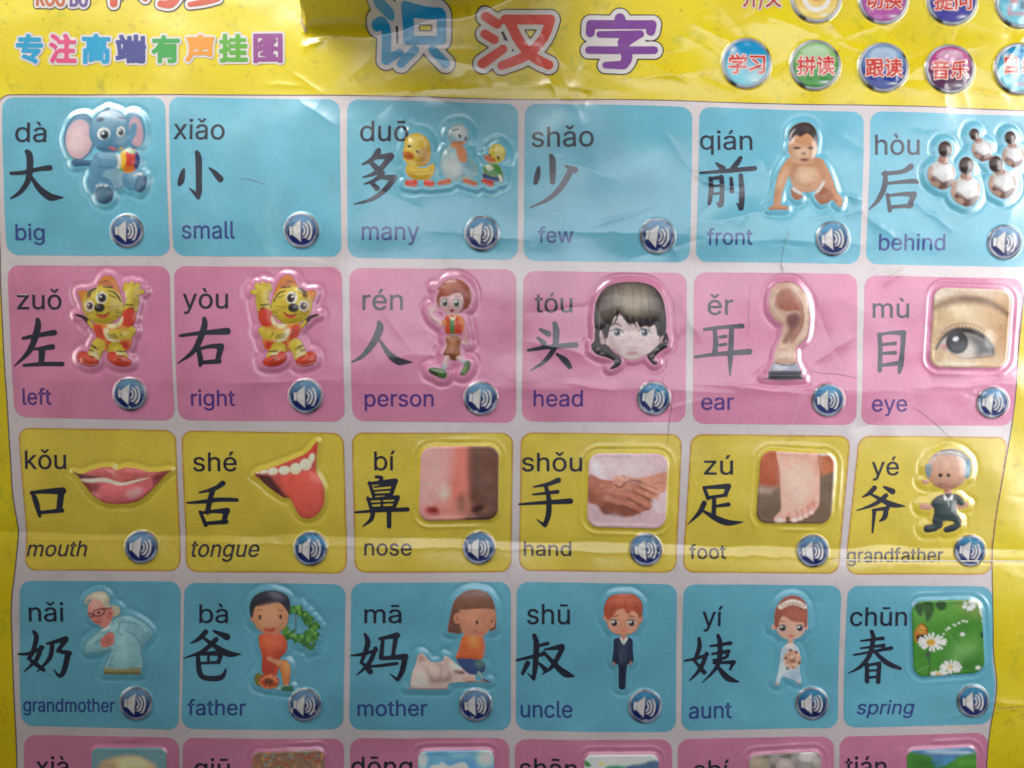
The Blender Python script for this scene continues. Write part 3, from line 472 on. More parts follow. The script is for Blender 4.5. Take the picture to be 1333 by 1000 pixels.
f.e((215, 172, 148), 640, 280, 80, 60, 0, 14, .7); f.e((45, 30, 30), 603, 328, 13, 12, 0, 1); f.e((45, 30, 30), 651, 328, 12, 11, 0, 1); f.l((110, 50, 45), "595,378,5 608,386,6 620,380,5"); f.e((150, 100, 75), 650, 402, 100, 18, 0, 5, .6); f.l((160, 85, 70), "530,390,4 590,415,5 650,420,5 720,405,5"); f.e((190, 130, 105), 720, 350, 10, 5)
f.P(SU, "548,512 565,480 600,455 640,445 700,445 738,465 760,502 738,520 708,512 712,560 722,600 575,600 570,560 566,530"); f.P(SU, "572,590 722,590 738,630 735,645 700,640 690,620 655,615 620,640 570,640"); f.L(SU, "530,662,50 570,655,50 605,640,40"); f.L(SU, "650,668,40 690,655,46 722,640,34"); f.e((22, 32, 36), 548, 672, 34, 14, -8, 4, .7); f.e((22, 32, 36), 668, 674, 34, 10, -14, 4, .6)
f.p((205, 185, 80), "625,618 660,615 655,645 630,640", 1.2); f.p((225, 225, 225), "630,450 655,475 685,448 680,485 655,478 632,485", 1); f.l((175, 190, 190), "655,478,10 658,520,5"); f.l((95, 115, 115), "600,470,5 640,490,4 655,530,3"); f.e((72, 90, 92), 640, 560, 50, 30, 0, 8, .6); f.e((80, 95, 95), 560, 655, 22, 10, 0, 3, .6)
f.bumps = [(650, 290, 130, 130, 6), (645, 530, 80, 80, 2.5)]; f.margin = 4.5

# grandmother
f = F('41', 'grandmother_picture', 1.9)
RB = (118, 165, 172); RD = (72, 118, 130); SG = (190, 120, 110); HW = (165, 160, 140)
f.E(HW, 665, 235, 38, 34); f.L(RB, "660,330,60 590,380,50 530,430,58 515,460,56"); f.L(RB, "530,455,60 600,450,46 640,440,40"); f.P(RB, "640,320 690,275 760,265 830,300 888,355 880,390 830,450 832,520 825,580 720,585 640,570 605,578 640,500 660,400")
f.P((128, 125, 85), "600,575 700,580 780,572 825,570 825,612 700,614 600,612", .8, 1, True, False); f.p((95, 92, 65), "600,598 825,598 825,614 600,614", 2, 1, False)
f.p((145, 190, 195), "690,330 740,360 760,450 740,540 680,540 680,420", 12, .8); f.l(RD, "690,310,5 740,300,6 830,320,6 872,360,6", 1.5, .9); f.l(RD, "740,350,5 790,380,6 825,430,6 832,500,7", 1.5, .9); f.l(RD, "700,310,6 690,350,6 720,380,5", 1.5, .8); f.l(RD, "655,500,5 640,560,6", 1.5, .9); f.l(RD, "510,485,5 560,488,6 640,475,6", 1.5, .9); f.l((155, 195, 200), "525,430,10 560,395,12 600,380,8", 3, .8); f.l(RD, "545,430,4 580,410,5 610,400,4", 1.5, .8); f.l((150, 192, 198), "740,275,12 820,310,12 860,350,10", 3, .7); f.p(RD, "830,380 882,372 835,440", 5, .5); f.p((150, 190, 192), "650,330 690,310 670,350 640,350", 3)
f.E(SG, 580, 235, 72, 82, -15); f.P(SG, "530,280 560,300 600,335 640,310 660,250 600,250"); f.P(HW, "495,200 495,160 540,125 600,120 635,150 640,200 660,210 640,220 600,200 580,170 530,165 512,180", 1.2); f.p((190, 185, 165), "520,150 570,130 610,145 600,170 550,160", 5); f.e((205, 150, 140), 560, 200, 30, 26, 0, 6); f.E((190, 115, 105), 640, 250, 22, 32, 15, 1); f.l((120, 60, 60), "632,240,4 645,250,5 640,270,4")
f.l((35, 35, 40), "545,245,7 555,230,7 605,220,7 608,245,7 585,262,7 550,262,7 545,245,7", 1); f.l((35, 35, 40), "605,225,7 650,215,6", 1); f.l((35, 35, 40), "515,250,7 530,250,7 545,268,7 525,272,7 515,255,7", 1); f.e((40, 30, 30), 577, 243, 10, 8, 0, 1); f.l((130, 60, 55), "545,292,5 570,305,6 590,295,5"); f.e((170, 90, 85), 575, 290, 12, 16, 0, 3, .6)
f.P((185, 110, 105), "585,410 620,370 650,360 668,385 660,430 625,450 590,448"); f.l((130, 70, 70), "610,395,4 640,410,4"); f.l((130, 70, 70), "605,415,4 635,425,4"); f.l((230, 228, 215), "580,340,8 605,348,8 640,325,6", 1)
f.bumps = [(580, 220, 75, 90, 4), (740, 430, 100, 140, 3)]

# father
f = F('42', 'father_picture', 2.4)
FA = (165, 115, 85); OG = (160, 65, 45); GN = (60, 105, 50)

for i in range(70):
    x, y = ((735, 225), (765, 235), (780, 260), (815, 290), (850, 325), (850, 350), (820, 385), (850, 380), (820, 415), (840, 440), (700, 370), (740, 385), (725, 400), (690, 350), (790, 390), (770, 400))[i % 16]
    f.E(((52, 92, 45), (66, 112, 52), (45, 82, 42))[i % 3], x + rng.uniform(-20, 20), y + rng.uniform(-18, 18), rng.uniform(20, 30), rng.uniform(9, 15), rng.uniform(0, 180), 1)
f.L((90, 75, 50), "740,230,4 745,330,4 730,380,4")
for i in range(34):
    a = rng.uniform(0, 1); x, y = ((735, 225), (780, 250), (830, 310), (850, 350), (820, 400), (835, 430), (700, 370), (740, 385), (790, 390))[rng.randint(9)]
    f.e(((85, 135, 60), (45, 85, 45), (100, 150, 70))[rng.randint(3)], x + rng.uniform(-25, 25), y + rng.uniform(-20, 20), 14, 8, rng.uniform(0, 180), 1.5, .7)
f.P(OG, "525,380 560,370 640,365 670,385 695,430 685,480 650,520 640,600 600,615 548,600 545,500 528,440"); f.p((185, 95, 65), "550,400 620,390 650,430 600,470 560,450", 12, .7); f.p((125, 45, 35), "540,520 600,530 640,560 600,610 548,600", 5, .6); f.p((130, 50, 40), "640,470 680,470 650,515 620,510", 4, .6)
f.L((165, 100, 60), "650,545,40 680,560,64 690,620,50 690,660,38"); f.p((185, 120, 70), "670,540 705,545 710,600 690,600", 4); f.L((120, 150, 140), "640,690,18 700,680,24"); f.P((45, 85, 60), "668,680 725,675 735,695 720,705 670,700", 1); f.L(FA, "585,515,22 620,530,26 655,545,30"); f.E((95, 90, 40), 530, 640, 28, 40, -15); f.E((150, 65, 42), 590, 648, 60, 46); f.l((205, 130, 80), "545,640,5 590,620,6 640,650,5", 1); f.l((205, 130, 80), "575,690,5 590,650,5 600,610,5", 1); f.e((80, 50, 40), 588, 650, 26, 20, 0, 3); f.l((205, 130, 80), "530,655,4 570,690,5 630,680,4", 1)
f.E(FA, 595, 270, 106, 104); f.E(FA, 490, 275, 16, 26); f.P((40, 38, 48), "475,270 470,200 500,145 560,118 640,118 695,150 710,200 705,250 680,220 650,190 600,190 540,205 500,212 490,270", 1.2); f.p((95, 95, 110), "590,130 640,130 665,160 630,165", 7, .8); f.l((90, 85, 85), "580,205,5 610,185,5", 1); f.e((190, 140, 105), 590, 270, 60, 50, 0, 12, .6)
f.e((60, 50, 45), 532, 272, 9, 15, 0, 1); f.e((60, 50, 45), 655, 270, 9, 15, 0, 1); f.l((90, 60, 50), "515,230,5 545,228,5"); f.l((90, 60, 50), "640,228,5 668,232,5"); f.e((195, 130, 105), 590, 300, 12, 12, 0, 3); f.p((165, 55, 55), "555,335 590,342 625,332 610,358 575,360", 1); f.l((150, 80, 70), "620,295,3 622,305,3"); f.e((185, 110, 85), 595, 365, 55, 8, 0, 3, .7)
f.bumps = [(595, 250, 115, 125, 4), (600, 450, 70, 80, 2), (590, 648, 58, 44, 2)]; f.margin = 4

# mother and a white cat
f = F('43', 'mother_and_cat_picture', 2.4)
HM = (88, 58, 48); SM = (160, 108, 85)
f.P((170, 150, 142), "410,680 415,600 435,550 450,495 480,485 520,530 560,535 600,525 605,495 640,515 690,560 740,590 785,610 780,640 700,655 640,660 610,688 500,690"); f.p((105, 88, 85), "475,575 510,575 530,620 600,625 640,600 640,650 530,655 515,610", 5, .7); f.p((190, 172, 165), "430,590 470,560 500,620 500,680 430,680", 8, .7); f.p((145, 105, 98), "450,500 475,492 500,520 460,530", 3, .7); f.e((90, 70, 72), 695, 595, 34, 12, 10, 2); f.e((200, 185, 178), 680, 560, 30, 20, 20, 6, .7); f.l((120, 98, 92), "560,530,8 590,580,10 580,620,8", 4, .6); f.E((165, 135, 125), 750, 640, 42, 18); f.L((75, 60, 75), "380,688,7 500,694,9 620,694,8", 1.5, .8); f.L((85, 62, 75), "740,655,7 800,652,8 875,655,7", 1.2)
f.P((170, 85, 50), "720,375 780,365 830,380 840,440 820,525 680,520 690,460"); f.p((200, 135, 70), "750,385 800,385 800,440 760,440", 8, .7); f.p((140, 65, 42), "690,500 820,505 820,525 685,520", 3, .5); f.L((150, 95, 80), "830,380,12 842,440,14 835,500,14"); f.P((45, 62, 98), "685,515 820,525 850,560 835,600 770,612 735,595 700,560"); f.p((70, 100, 90), "790,530 840,535 835,560 800,565", 4); f.L((110, 140, 140), "810,600,20 835,640,10"); f.L((70, 50, 70), "838,640,12 870,655,12")
f.P(HM, "625,350 640,260 665,170 720,120 790,105 860,125 900,180 912,260 912,335 870,345 860,240 700,240 712,360 650,360"); f.p((115, 78, 60), "690,170 760,130 840,150 870,200 760,210 690,215", 12, .6); f.P(SM, "695,235 730,222 900,225 900,320 868,345 850,372 800,385 730,372 700,320"); f.E(SM, 682, 275, 22, 32); f.e((125, 80, 62), 682, 275, 10, 18, 0, 2, .6); f.e((178, 125, 98), 770, 290, 50, 40, 0, 12, .6); f.e((50, 38, 35), 800, 297, 8, 13, 0, 1); f.l((55, 35, 32), "885,300,6 892,288,6"); f.l((140, 60, 50), "790,350,5 812,362,7 835,358,5", 1); f.e((185, 105, 85), 815, 360, 18, 9, 0, 3, .5); f.E(SM, 888, 320, 16, 10)
f.bumps = [(775, 235, 140, 125, 4), (520, 620, 100, 60, 2.5)]; f.margin = 4

# uncle
f = F('44', 'uncle_picture', 1.9)
f.P((30, 38, 58), "635,400 670,388 715,388 742,400 745,460 748,530 728,545 712,550 705,620 700,690 665,690 662,620 660,552 640,545 625,530 632,460"); f.L((160, 110, 90), "632,540,14 640,548,12"); f.L((160, 110, 90), "735,535,14 728,548,12"); f.p((60, 72, 95), "665,420 710,420 715,520 665,520", 9, .6); f.l((15, 20, 35), "655,450,4 652,530,5"); f.l((15, 20, 35), "722,440,4 718,540,5"); f.l((12, 15, 28), "684,560,4 684,688,5"); f.l((90, 100, 120), "672,480,4 674,540,4", 1.5, .5); f.p((215, 210, 205), "670,385 712,385 705,410 690,428 678,410", 1); f.p((150, 150, 155), "686,395 696,395 693,425 688,425", 1); f.L((175, 120, 95), "690,370,30 690,388,26"); f.L((25, 28, 40), "670,686,12 675,692,10"); f.L((25, 28, 40), "692,686,12 698,690,10")
f.E((185, 130, 105), 688, 290, 98, 85); f.E((185, 130, 105), 585, 270, 14, 24, -20); f.E((185, 130, 105), 790, 280, 12, 24, 20); f.P((150, 70, 50), "575,250 578,190 615,140 690,125 755,132 798,180 800,240 785,275 770,240 740,228 720,245 700,235 690,215 650,225 640,240 605,280 590,275", 1.2); f.p((178, 92, 65), "620,170 690,140 750,160 740,195 650,200", 9, .7); f.l((120, 50, 38), "640,150,4 630,210,5", 1, .6); f.l((120, 50, 38), "700,140,4 700,215,5", 1, .6); f.l((120, 50, 38), "755,155,4 765,225,5", 1, .6)
for x in (635, 737): f.e((235, 230, 225), x, 300, 23, 25); f.e((75, 42, 35), x, 302, 20, 22, 0, 1); f.e((25, 15, 15), x, 300, 10, 12, 0, 1); f.e((240, 235, 230), x - 6, 293, 6, 6); f.l((50, 28, 25), "%d,285,5 %d,277,6 %d,285,5" % (x - 22, x, x + 22))
f.l((110, 55, 42), "625,262,5 655,255,6"); f.l((110, 55, 42), "722,255,6 752,262,5"); f.e((205, 110, 95), 690, 350, 14, 7, 0, 2); f.e((205, 140, 115), 690, 325, 12, 10, 0, 4, .6); f.e((215, 140, 120), 640, 335, 22, 12, 0, 5, .5); f.e((215, 140, 120), 735, 335, 22, 12, 0, 5, .5)
f.bumps = [(688, 235, 115, 110, 4)]; f.margin = 4

# aunt in a white dress
f = F('45', 'aunt_picture', 1.7)
f.P((165, 185, 195), "655,455 690,430 730,432 760,470 765,540 765,600 775,645 760,665 730,650 690,635 660,630 642,672 620,670 635,600 645,520"); f.p((200, 215, 220), "660,560 700,580 700,620 660,620 640,650 640,600", 6, .7); f.p((135, 160, 185), "700,600 760,600 750,640 710,640", 6, .6); f.L((195, 150, 130), "705,400,30 705,435,30"); f.E((205, 195, 190), 705, 440, 28, 16, 0, 2); f.L((195, 150, 130), "622,668,12 635,672,12"); f.L((195, 150, 130), "755,660,12 768,664,10")
f.E((190, 150, 130), 718, 522, 52, 58)
for i in range(40):
    a = rng.uniform(0, 6.28); r_ = rng.uniform(0, 1) ** .5
    f.e(((205, 165, 140), (215, 185, 160), (150, 95, 75), (170, 125, 100), (120, 110, 80))[rng.randint(5)], 718 + 48 * r_ * math.cos(a), 522 + 54 * r_ * math.sin(a), 9, 8, 0, 1.5, .8)
for (x, y) in ((680, 515), (690, 578), (740, 480), (760, 545), (705, 468)): f.e((90, 45, 45), x, y, 9, 7, 30, 1.2)
f.E((205, 160, 140), 705, 320, 88, 82); f.E((205, 150, 130), 603, 328, 14, 16); f.E((205, 150, 130), 796, 328, 12, 16); f.P((140, 78, 65), "608,320 605,240 630,180 680,140 740,138 790,180 805,250 800,320 785,325 775,300 720,292 680,270 650,262 635,300 625,330", 1.2); f.p((175, 105, 85), "650,240 720,225 780,260 770,290 710,280", 8, .7); f.p((120, 62, 52), "625,180 680,145 750,145 785,185 720,160 650,185", 6, .5)
f.l((215, 200, 185), "640,205,26 690,178,30 740,180,30 785,205,22", 1.2)
for i in range(7): f.e((110, 80, 75), 650 + i * 21, 198 - 16 * math.sin(i / 6. * 3.14), 8, 7, 0, 1.4, .7)
for x in (655, 757): f.e((235, 230, 228), x, 332, 23, 22); f.e((60, 55, 62), x, 334, 20, 19, 0, 1); f.e((20, 18, 22), x, 333, 10, 10, 0, 1); f.e((240, 238, 238), x - 6, 326, 6, 5); f.l((45, 28, 28), "%d,320,5 %d,312,6 %d,322,5" % (x - 24, x, x + 24))
f.l((130, 75, 65), "640,292,4 668,288,5"); f.e((205, 105, 105), 706, 382, 16, 8, 0, 1.5); f.e((225, 165, 150), 660, 368, 22, 12, 0, 5, .5); f.e((225, 165, 150), 755, 368, 20, 12, 0, 5, .5)
f.bumps = [(705, 270, 100, 120, 4), (718, 522, 50, 56, 2.5)]; f.margin = 4

# spring photo
f = F('46', 'daisy_meadow_photo', 1.25)
f.R((72, 140, 52), "405,172 820,162 852,600 430,632"); f.e((105, 170, 70), 560, 250, 120, 70, 0, 18, .7); f.e((125, 180, 100), 720, 480, 90, 50, -40, 14, .8); f.e((50, 115, 45), 780, 560, 90, 60, 0, 14, .7); f.e((150, 160, 90), 750, 210, 70, 40, 30, 14, .6); f.e((60, 130, 40), 640, 330, 120, 50, 0, 16, .5)
f.p((48, 82, 45), "425,195 460,185 475,215 465,262 440,245", 1.3); f.p((55, 92, 50), "470,180 520,175 540,210 530,260 500,298 485,250", 1.3); f.p((45, 80, 42), "548,190 570,172 608,180 610,215 580,230 560,215", 1.3); f.p((30, 70, 40), "815,370 845,345 850,390 830,395", 1.5)
for i in range(16):
    a = rng.uniform(0, 6.28); f.e((225, 228, 228), 745 + 45 * math.cos(a) * rng.uniform(.3, 1), 195 + 22 * math.sin(a), 13, 9, math.degrees(a), 1.5, .85)
for i in range(10): f.e((220, 225, 220), 800 + 20 * rng.uniform(0, 1) + i * 3, 195 + i * 11, 10, 7, 60, 1.5, .8)
f.p((190, 120, 45), "425,365 440,330 470,305 500,335 505,370 480,385 445,420 430,410", 1.3); f.p((215, 160, 70), "445,345 470,320 490,345 470,365", 2); f.p((60, 40, 30), "440,380 500,375 480,405 450,415", 1.8); f.l((50, 35, 25), "470,308,4 500,332,5 506,372,4"); f.l((50, 35, 25), "450,345,3 500,350,3")
f.l((50, 90, 55), "515,455,9 520,530,7 520,620,6"); f.e((75, 90, 75), 510, 495, 14, 22, 0, 2)
for (cx, cy, R1, R2, n) in ((530, 420, 88, 50, 18), (648, 568, 62, 36, 16), (580, 612, 50, 20, 12)):
    for i in range(n):
        a = 2 * math.pi * i / n + rng.uniform(-.1, .1); f.l((235, 236, 232), "%f,%f,10 %f,%f,13" % (cx + 18 * math.cos(a), cy + 10 * math.sin(a), cx + R1 * math.cos(a) * rng.uniform(.8, 1), cy + R2 * math.sin(a) * rng.uniform(.85, 1.05)), 1)
    f.e((215, 165, 60) if n == 18 else (225, 195, 140), cx - 5, cy, 28 if n == 18 else 18, 20 if n == 18 else 14, 0, 1.5)
for (x, y, r_) in ((712, 372, 14), (808, 572, 15), (735, 295, 7), (715, 292, 8), (690, 305, 7), (660, 315, 6), (630, 335, 9), (615, 345, 6), (600, 370, 6), (440, 620, 12), (425, 625, 10), (670, 320, 5)): f.e((222, 230, 220), x, y, r_, r_ * .8, 0, 1.5)
f.l((120, 175, 100), "440,600,5 520,560,6", 2, .6); f.l((130, 185, 110), "600,320,3 700,470,3", 2, .4)

# bottom row photos, only their upper edge is in view
def sky_photo(key, name, gain, box, col):
    f = F(key, name, gain); f.R(col, box, 40); return f
f = sky_photo('51', 'summer_photo', 4.0, "455,140 845,135 850,560 458,565", (72, 100, 105)); f.p((150, 130, 95), "500,235 560,195 660,180 740,200 790,240 770,330 520,330", 5); f.p((95, 80, 70), "480,250 540,205 600,230 540,300", 8, .6); f.p((170, 150, 115), "600,205 700,195 720,225 620,230", 5, .7)
f = sky_photo('52', 'autumn_photo', 4.0, "1290,150 1655,140 1660,560 1295,565", (95, 72, 58))
for i in range(150): f.e(((120, 60, 45), (100, 85, 60), (135, 100, 60), (80, 70, 65), (110, 45, 40), (90, 105, 100))[rng.randint(6)], rng.uniform(1290, 1660), rng.uniform(145, 330), 12, 8, rng.uniform(0, 180), 1.8, .7)
f = sky_photo('53', 'winter_photo', 4.0, "838,155 1225,150 1235,560 842,565", (62, 105, 140)); f.e((70, 115, 150), 950, 190, 60, 40, 0, 12); f.e((140, 160, 165), 1185, 190, 40, 40, 0, 9); f.e((150, 170, 175), 860, 200, 18, 34, 0, 7); f.p((175, 185, 190), "900,240 950,228 960,215 1000,235 1060,215 1090,240 1090,330 900,330", 3); f.e((110, 145, 165), 1060, 175, 50, 12, 0, 8, .6)
f = sky_photo('54', 'mountain_photo', 3.0, "395,170 775,170 780,560 398,565", (150, 165, 155)); f.p((60, 80, 105), "600,235 680,215 778,205 785,330 600,330", 3); f.p((55, 110, 85), "500,240 540,222 600,235 600,330 500,330", 3); f.p((55, 100, 55), "395,195 415,205 430,225 405,232 395,215", 2); f.e((205, 150, 70), 485, 212, 18, 12, 0, 2); f.e((195, 200, 185), 580, 195, 90, 14, 0, 7, .7)
f = sky_photo('55', 'stones_photo', 2.6, "1240,180 1610,160 1618,560 1245,565", (90, 85, 78))
for (x, y, a_, b_, c) in ((1290, 230, 60, 50, (125, 115, 100)), (1380, 205, 40, 25, (115, 110, 108)), (1430, 240, 50, 45, (140, 130, 125)), (1490, 200, 36, 30, (120, 115, 112)), (1545, 190, 50, 30, (160, 155, 150)), (1590, 215, 30, 30, (130, 125, 120)), (1530, 250, 50, 35, (110, 108, 105))): f.e(c, x, y, a_, b_, 0, 2.5); f.e(tuple(int(v * 1.25) for v in c), x - 8, y - b_ * .4, a_ * .5, b_ * .35, 0, 5, .6)
f = sky_photo('56', 'field_photo', 2.0, "742,150 1100,135 1108,560 745,565", (70, 110, 150)); f.p((60, 115, 45), "735,170 800,165 870,185 890,230 1000,185 1060,170 1115,165 1115,330 735,330", 3); f.p((70, 125, 165), "870,195 950,190 1000,190 940,225 890,235", 2.5); f.e((165, 185, 200), 960, 160, 120, 9, 2, 3, .8); f.e((45, 85, 40), 850, 215, 60, 16, 0, 8, .7); f.e((80, 140, 55), 1040, 215, 60, 18, 0, 8, .7)

def PX(key, x, y): ox, oy, k = CR[key]; return ox + x / k, oy + y / k
buttons = [(*PX(k, v[0], v[1]), v[2] / CR[k][2]) for k, v in BT.items()]
bkeys = list(BT)
ctrl = [(971.7, 82.5, 33, 'cyan', '学习'), (1061, 85, 33, 'green', '拼读'), (1148.5, 88.5, 33, 'blue', '跟读'), (1234.5, 91, 32.5, 'purple', '音乐'), (1325, 91, 34, 'cyan', '自编'),
        (1061.8, -3, 34, 'orange', ''), (1150, -1, 33, 'violet', '切换'), (1239, 1, 33, 'indigo', '提问'), (1328, 4, 34, 'cyan', '')]
# ------------------------------------------------------------------ relief of the film
GX0, GY0, GX1, GY1 = -90, -90, 1425, 1215
gx, gy = np.meshgrid(np.arange(GX0, GX1 + 1, dtype=float), np.arange(GY0, GY1 + 1, dtype=float))

def gauss(t, c, w): return np.exp(-((t - c) / w) ** 2)

def big_relief(x, y):
    # a profile of tilts down the sheet (old horizontal folds), integrated to a height
    yy = np.arange(GY0 - 40, GY1 + 41, dtype=float)
    th = (0.030 * gauss(yy, 150, 22) - 0.028 * gauss(yy, 235, 40) - 0.075 * gauss(yy, 318, 22) + 0.035 * gauss(yy, 365, 22)
          + 0.030 * gauss(yy, 478, 24) * (yy < 505) - 0.060 * (yy >= 505) * np.exp(-(yy - 505) / 45.0)
          - 0.11 * (yy < 706) * np.exp(-(706 - yy) / 42.0) + 0.13 * (yy >= 706) * np.exp(-(yy - 706) / 26.0)
          - 0.05 * gauss(yy, 795, 55) + 0.035 * gauss(yy, 920, 35) - 0.03 * gauss(yy, 110, 18))
    prof = np.cumsum(th)
    prof -= np.interp(500, yy, prof)
    ysh = y + 5.0 * vn(x, y * 0 + 3, 170, 21) + 2.5 * vn(x, y * 0 + 9, 55, 22) - 0.012 * (x - 600)
    h = np.interp(ysh, yy, prof) * (1 + 0.28 * vn(x, y * .3, 260, 23))
    h += 7.0 * fbm(x, y, 330, 31, 2) + 0.9 * fbm(x, y, 75, 35, 2)
    # vertical ripples at the right margin
    h += 1.6 * sstep(1050, 1330, x) * vn(x * 1.0, y * .55, 60, 41)
    return h

H = big_relief(gx, gy)

# crumples: short soft-edged folds
def crease(x0, y0, x1, y1, amp, w):
    L = math.hypot(x1 - x0, y1 - y0)
    ux, uy = (x1 - x0) / L, (y1 - y0) / L
    cx, cy = (x0 + x1) / 2, (y0 + y1) / 2
    m = L / 2 + 5 * w
    a0 = max(int(cx - m - GX0), 0); a1 = min(int(cx + m - GX0) + 1, H.shape[1])
    b0 = max(int(cy - m - GY0), 0); b1 = min(int(cy + m - GY0) + 1, H.shape[0])
    if a1 <= a0 or b1 <= b0: return
    X = gx[b0:b1, a0:a1] - cx; Y = gy[b0:b1, a0:a1] - cy
    t = X * ux + Y * uy; p = -X * uy + Y * ux
    p = p + 1.5 * vn(t + cx, t * 0 + cy, 14, 51)
    e = amp * np.exp(-np.sqrt(p * p + 0.8) / w) * np.exp(-(t / (L * .5)) ** 4)
    H[b0:b1, a0:a1] += e
# crumpled header band
for i in range(120):
    x = rng.uniform(380, 1400); y = rng.uniform(-30, 132)
    a = rng.normal(0, 0.8); L = rng.uniform(18, 90)
    k = 0.35 + 0.65 * sstep(380, 560, np.float64(x)) * sstep(30, 100, np.float64(y)) + .5 * sstep(900, 1333, np.float64(x))
    crease(x - L / 2 * math.cos(a), y - L / 2 * math.sin(a), x + L / 2 * math.cos(a), y + L / 2 * math.sin(a), rng.choice([-1, 1]) * rng.uniform(.3, 1.3) * k, rng.uniform(3, 12))
# lighter creases over the cards, more to the upper right
for i in range(190):
    x = rng.uniform(0, 1400); y = rng.uniform(130, 1040)
    k = (0.16 + 1.15 * sstep(350, 1000, np.float64(x))) * (1.0 if y < 560 else 0.42)
    a = rng.normal(0, 1.0); L = rng.uniform(20, 110)
    crease(x - L / 2 * math.cos(a), y - L / 2 * math.sin(a), x + L / 2 * math.cos(a), y + L / 2 * math.sin(a), rng.choice([-1, 1]) * rng.uniform(.15, .75) * k, rng.uniform(3.0, 12))
for c in [(425, 50, 395, 62, 3.0, 5), (396, 20, 402, 60, -2.2, 3), (345, 108, 400, 112, 1.0, 4), (380, 95, 420, 120, 1.1, 4),
          (490, 120, 700, 110, 1.8, 8), (690, 108, 810, 120, 1.8, 7), (800, 104, 915, 94, 2.2, 9), (840, 80, 900, 110, 1.3, 4),
          (1075, 20, 1100, 55, 1.7, 5), (1095, 52, 1170, 20, 1.2, 5), (1095, 54, 1140, 75, 1.3, 4), (1290, 100, 1340, 40, 1.5, 6),
          (1265, 120, 1310, 128, 1.1, 4), (905, 95, 960, 115, -1.2, 5), (900, 30, 960, 60, 1.2, 7), (1000, 20, 1060, 45, .9, 7),
          (925, 240, 900, 225, 1.6, 4), (915, 238, 960, 245, 1.4, 4), (1095, 255, 1120, 262, 1.8, 5), (1125, 280, 1165, 310, 2.2, 9), (1185, 260, 1240, 300, 1.5, 8), (990, 200, 1005, 240, 1.8, 8), (930, 290, 1000, 275, 1.6, 10), (850, 290, 880, 330, 1.5, 7), (720, 205, 800, 235, 1.3, 12), (480, 240, 560, 280, 1.2, 12), (690, 445, 800, 470, 1.3, 12), (880, 380, 910, 440, 1.3, 8), (1060, 470, 1110, 440, 1.5, 9), (1150, 370, 1180, 350, 1.5, 6), (1240, 520, 1330, 480, 1.4, 10),
          (390, 130, 440, 165, 1.0, 8), (740, 500, 800, 508, 1.0, 3), (900, 500, 1110, 508, .8, 3), (960, 505, 1040, 512, .9, 3),
          (1090, 730, 1420, 735, -1.1, 1.6), (1200, 505, 1330, 500, .8, 4), (350, 335, 440, 345, .6, 5), (1018, 130, 1018, 20, .5, 8),
          (560, 300, 675, 312, .7, 3), (700, 300, 890, 305, .6, 4), (905, 310, 1120, 318, .6, 4), (300, 500, 445, 494, .6, 4),
          (236, 707, 450, 712, .7, 2.5), (20, 703, 232, 706, .6, 2.5), (460, 712, 668, 716, .7, 2.5), (680, 716, 880, 722, .7, 2.5), (890, 722, 1095, 727, .8, 2.5),
          (85, 385, 120, 480, 1.0, 14), (1240, 935, 1333, 925, 1.0, 6), (1295, 915, 1340, 920, .9, 4)]:
    crease(*c)

# the folded lump at the top edge, facing down and away from the light
def lump(x, y):
    edge = sstep(391, 401, x + 0.10 * (y - 20) + 2.0 * vn(x, y, 9, 61))
    foot = 52 - 34 * sstep(440, 650, x) - 60 * sstep(600, 770, x) + 2.5 * vn(x, y * 0, 40, 62)
    d = np.clip(foot - y, 0, None)
    r = (np.sqrt(d * d + 200) - math.sqrt(200.)) * (0.8 + d / 55)
    return edge * r * (1.6 - 0.7 * sstep(520, 900, x)) * (1 + .16 * vn(x, y, 45, 63) + .05 * vn(x, y, 14, 64))
H += lump(gx, gy)

def sampleH(x, y):
    fx = np.clip(x - GX0, 0, H.shape[1] - 2.001); fy = np.clip(y - GY0, 0, H.shape[0] - 2.001)
    i = fx.astype(int); j = fy.astype(int); u = fx - i; v = fy - j
    def b(A): return (A[j, i] * (1 - u) + A[j, i + 1] * u) * (1 - v) + (A[j + 1, i] * (1 - u) + A[j + 1, i + 1] * u) * v
    return b(H), b(HX), b(HY)

def emboss_fig(f):
    x0, y0, x1, y1 = f.bbox(); m = 22
    a0 = max(int(x0 - m - GX0), 0); a1 = min(int(x1 + m - GX0), H.shape[1]); b0 = max(int(y0 - m - GY0), 0); b1 = min(int(y1 + m - GY0), H.shape[0])
    X = gx[b0:b1, a0:a1]; Y = gy[b0:b1, a0:a1]
    d = f.sil(X, Y)
    dd = d - f.margin + 0.8 * vn(X, Y, 13, 71)
    e = f.lift * sstep(3.2, -3.4, dd)
    if f.frame:
        e = e + 0.75 * np.exp(-((d - 9) / 2.2) ** 2) * sstep(0, 1, np.clip(1 + vn(X, Y, 40, 73), 0, 1)) + 0.5 * vn(X, Y, 22, 72) * sstep(0, -8, d)
        e = e + 0.35 * np.exp(-((d + 2.5) / 1.8) ** 2)
    else:
        e = e - 0.5 * np.exp(-((dd - 4.5) / 2.2) ** 2)
        inner = np.clip(-d, 0, 40)
        e = e + f.puff * (1 - np.exp(-inner / 6.0))
        for (cx, cy, rx, ry, am) in f.bumps:
            c = f.pt([[cx, cy]])[0]
            q = ((X - c[0]) / (rx / f.k)) ** 2 + ((Y - c[1]) / (ry / f.k)) ** 2
            e = e + .5 * getattr(f, 'rowq', 1) * am * np.clip(1 - q, 0, 1)
    # light blur
    for _ in range(2):
        e[1:-1, 1:-1] = (e[1:-1, 1:-1] * 4 + e[:-2, 1:-1] + e[2:, 1:-1] + e[1:-1, :-2] + e[1:-1, 2:]) / 8
    H[b0:b1, a0:a1] += e

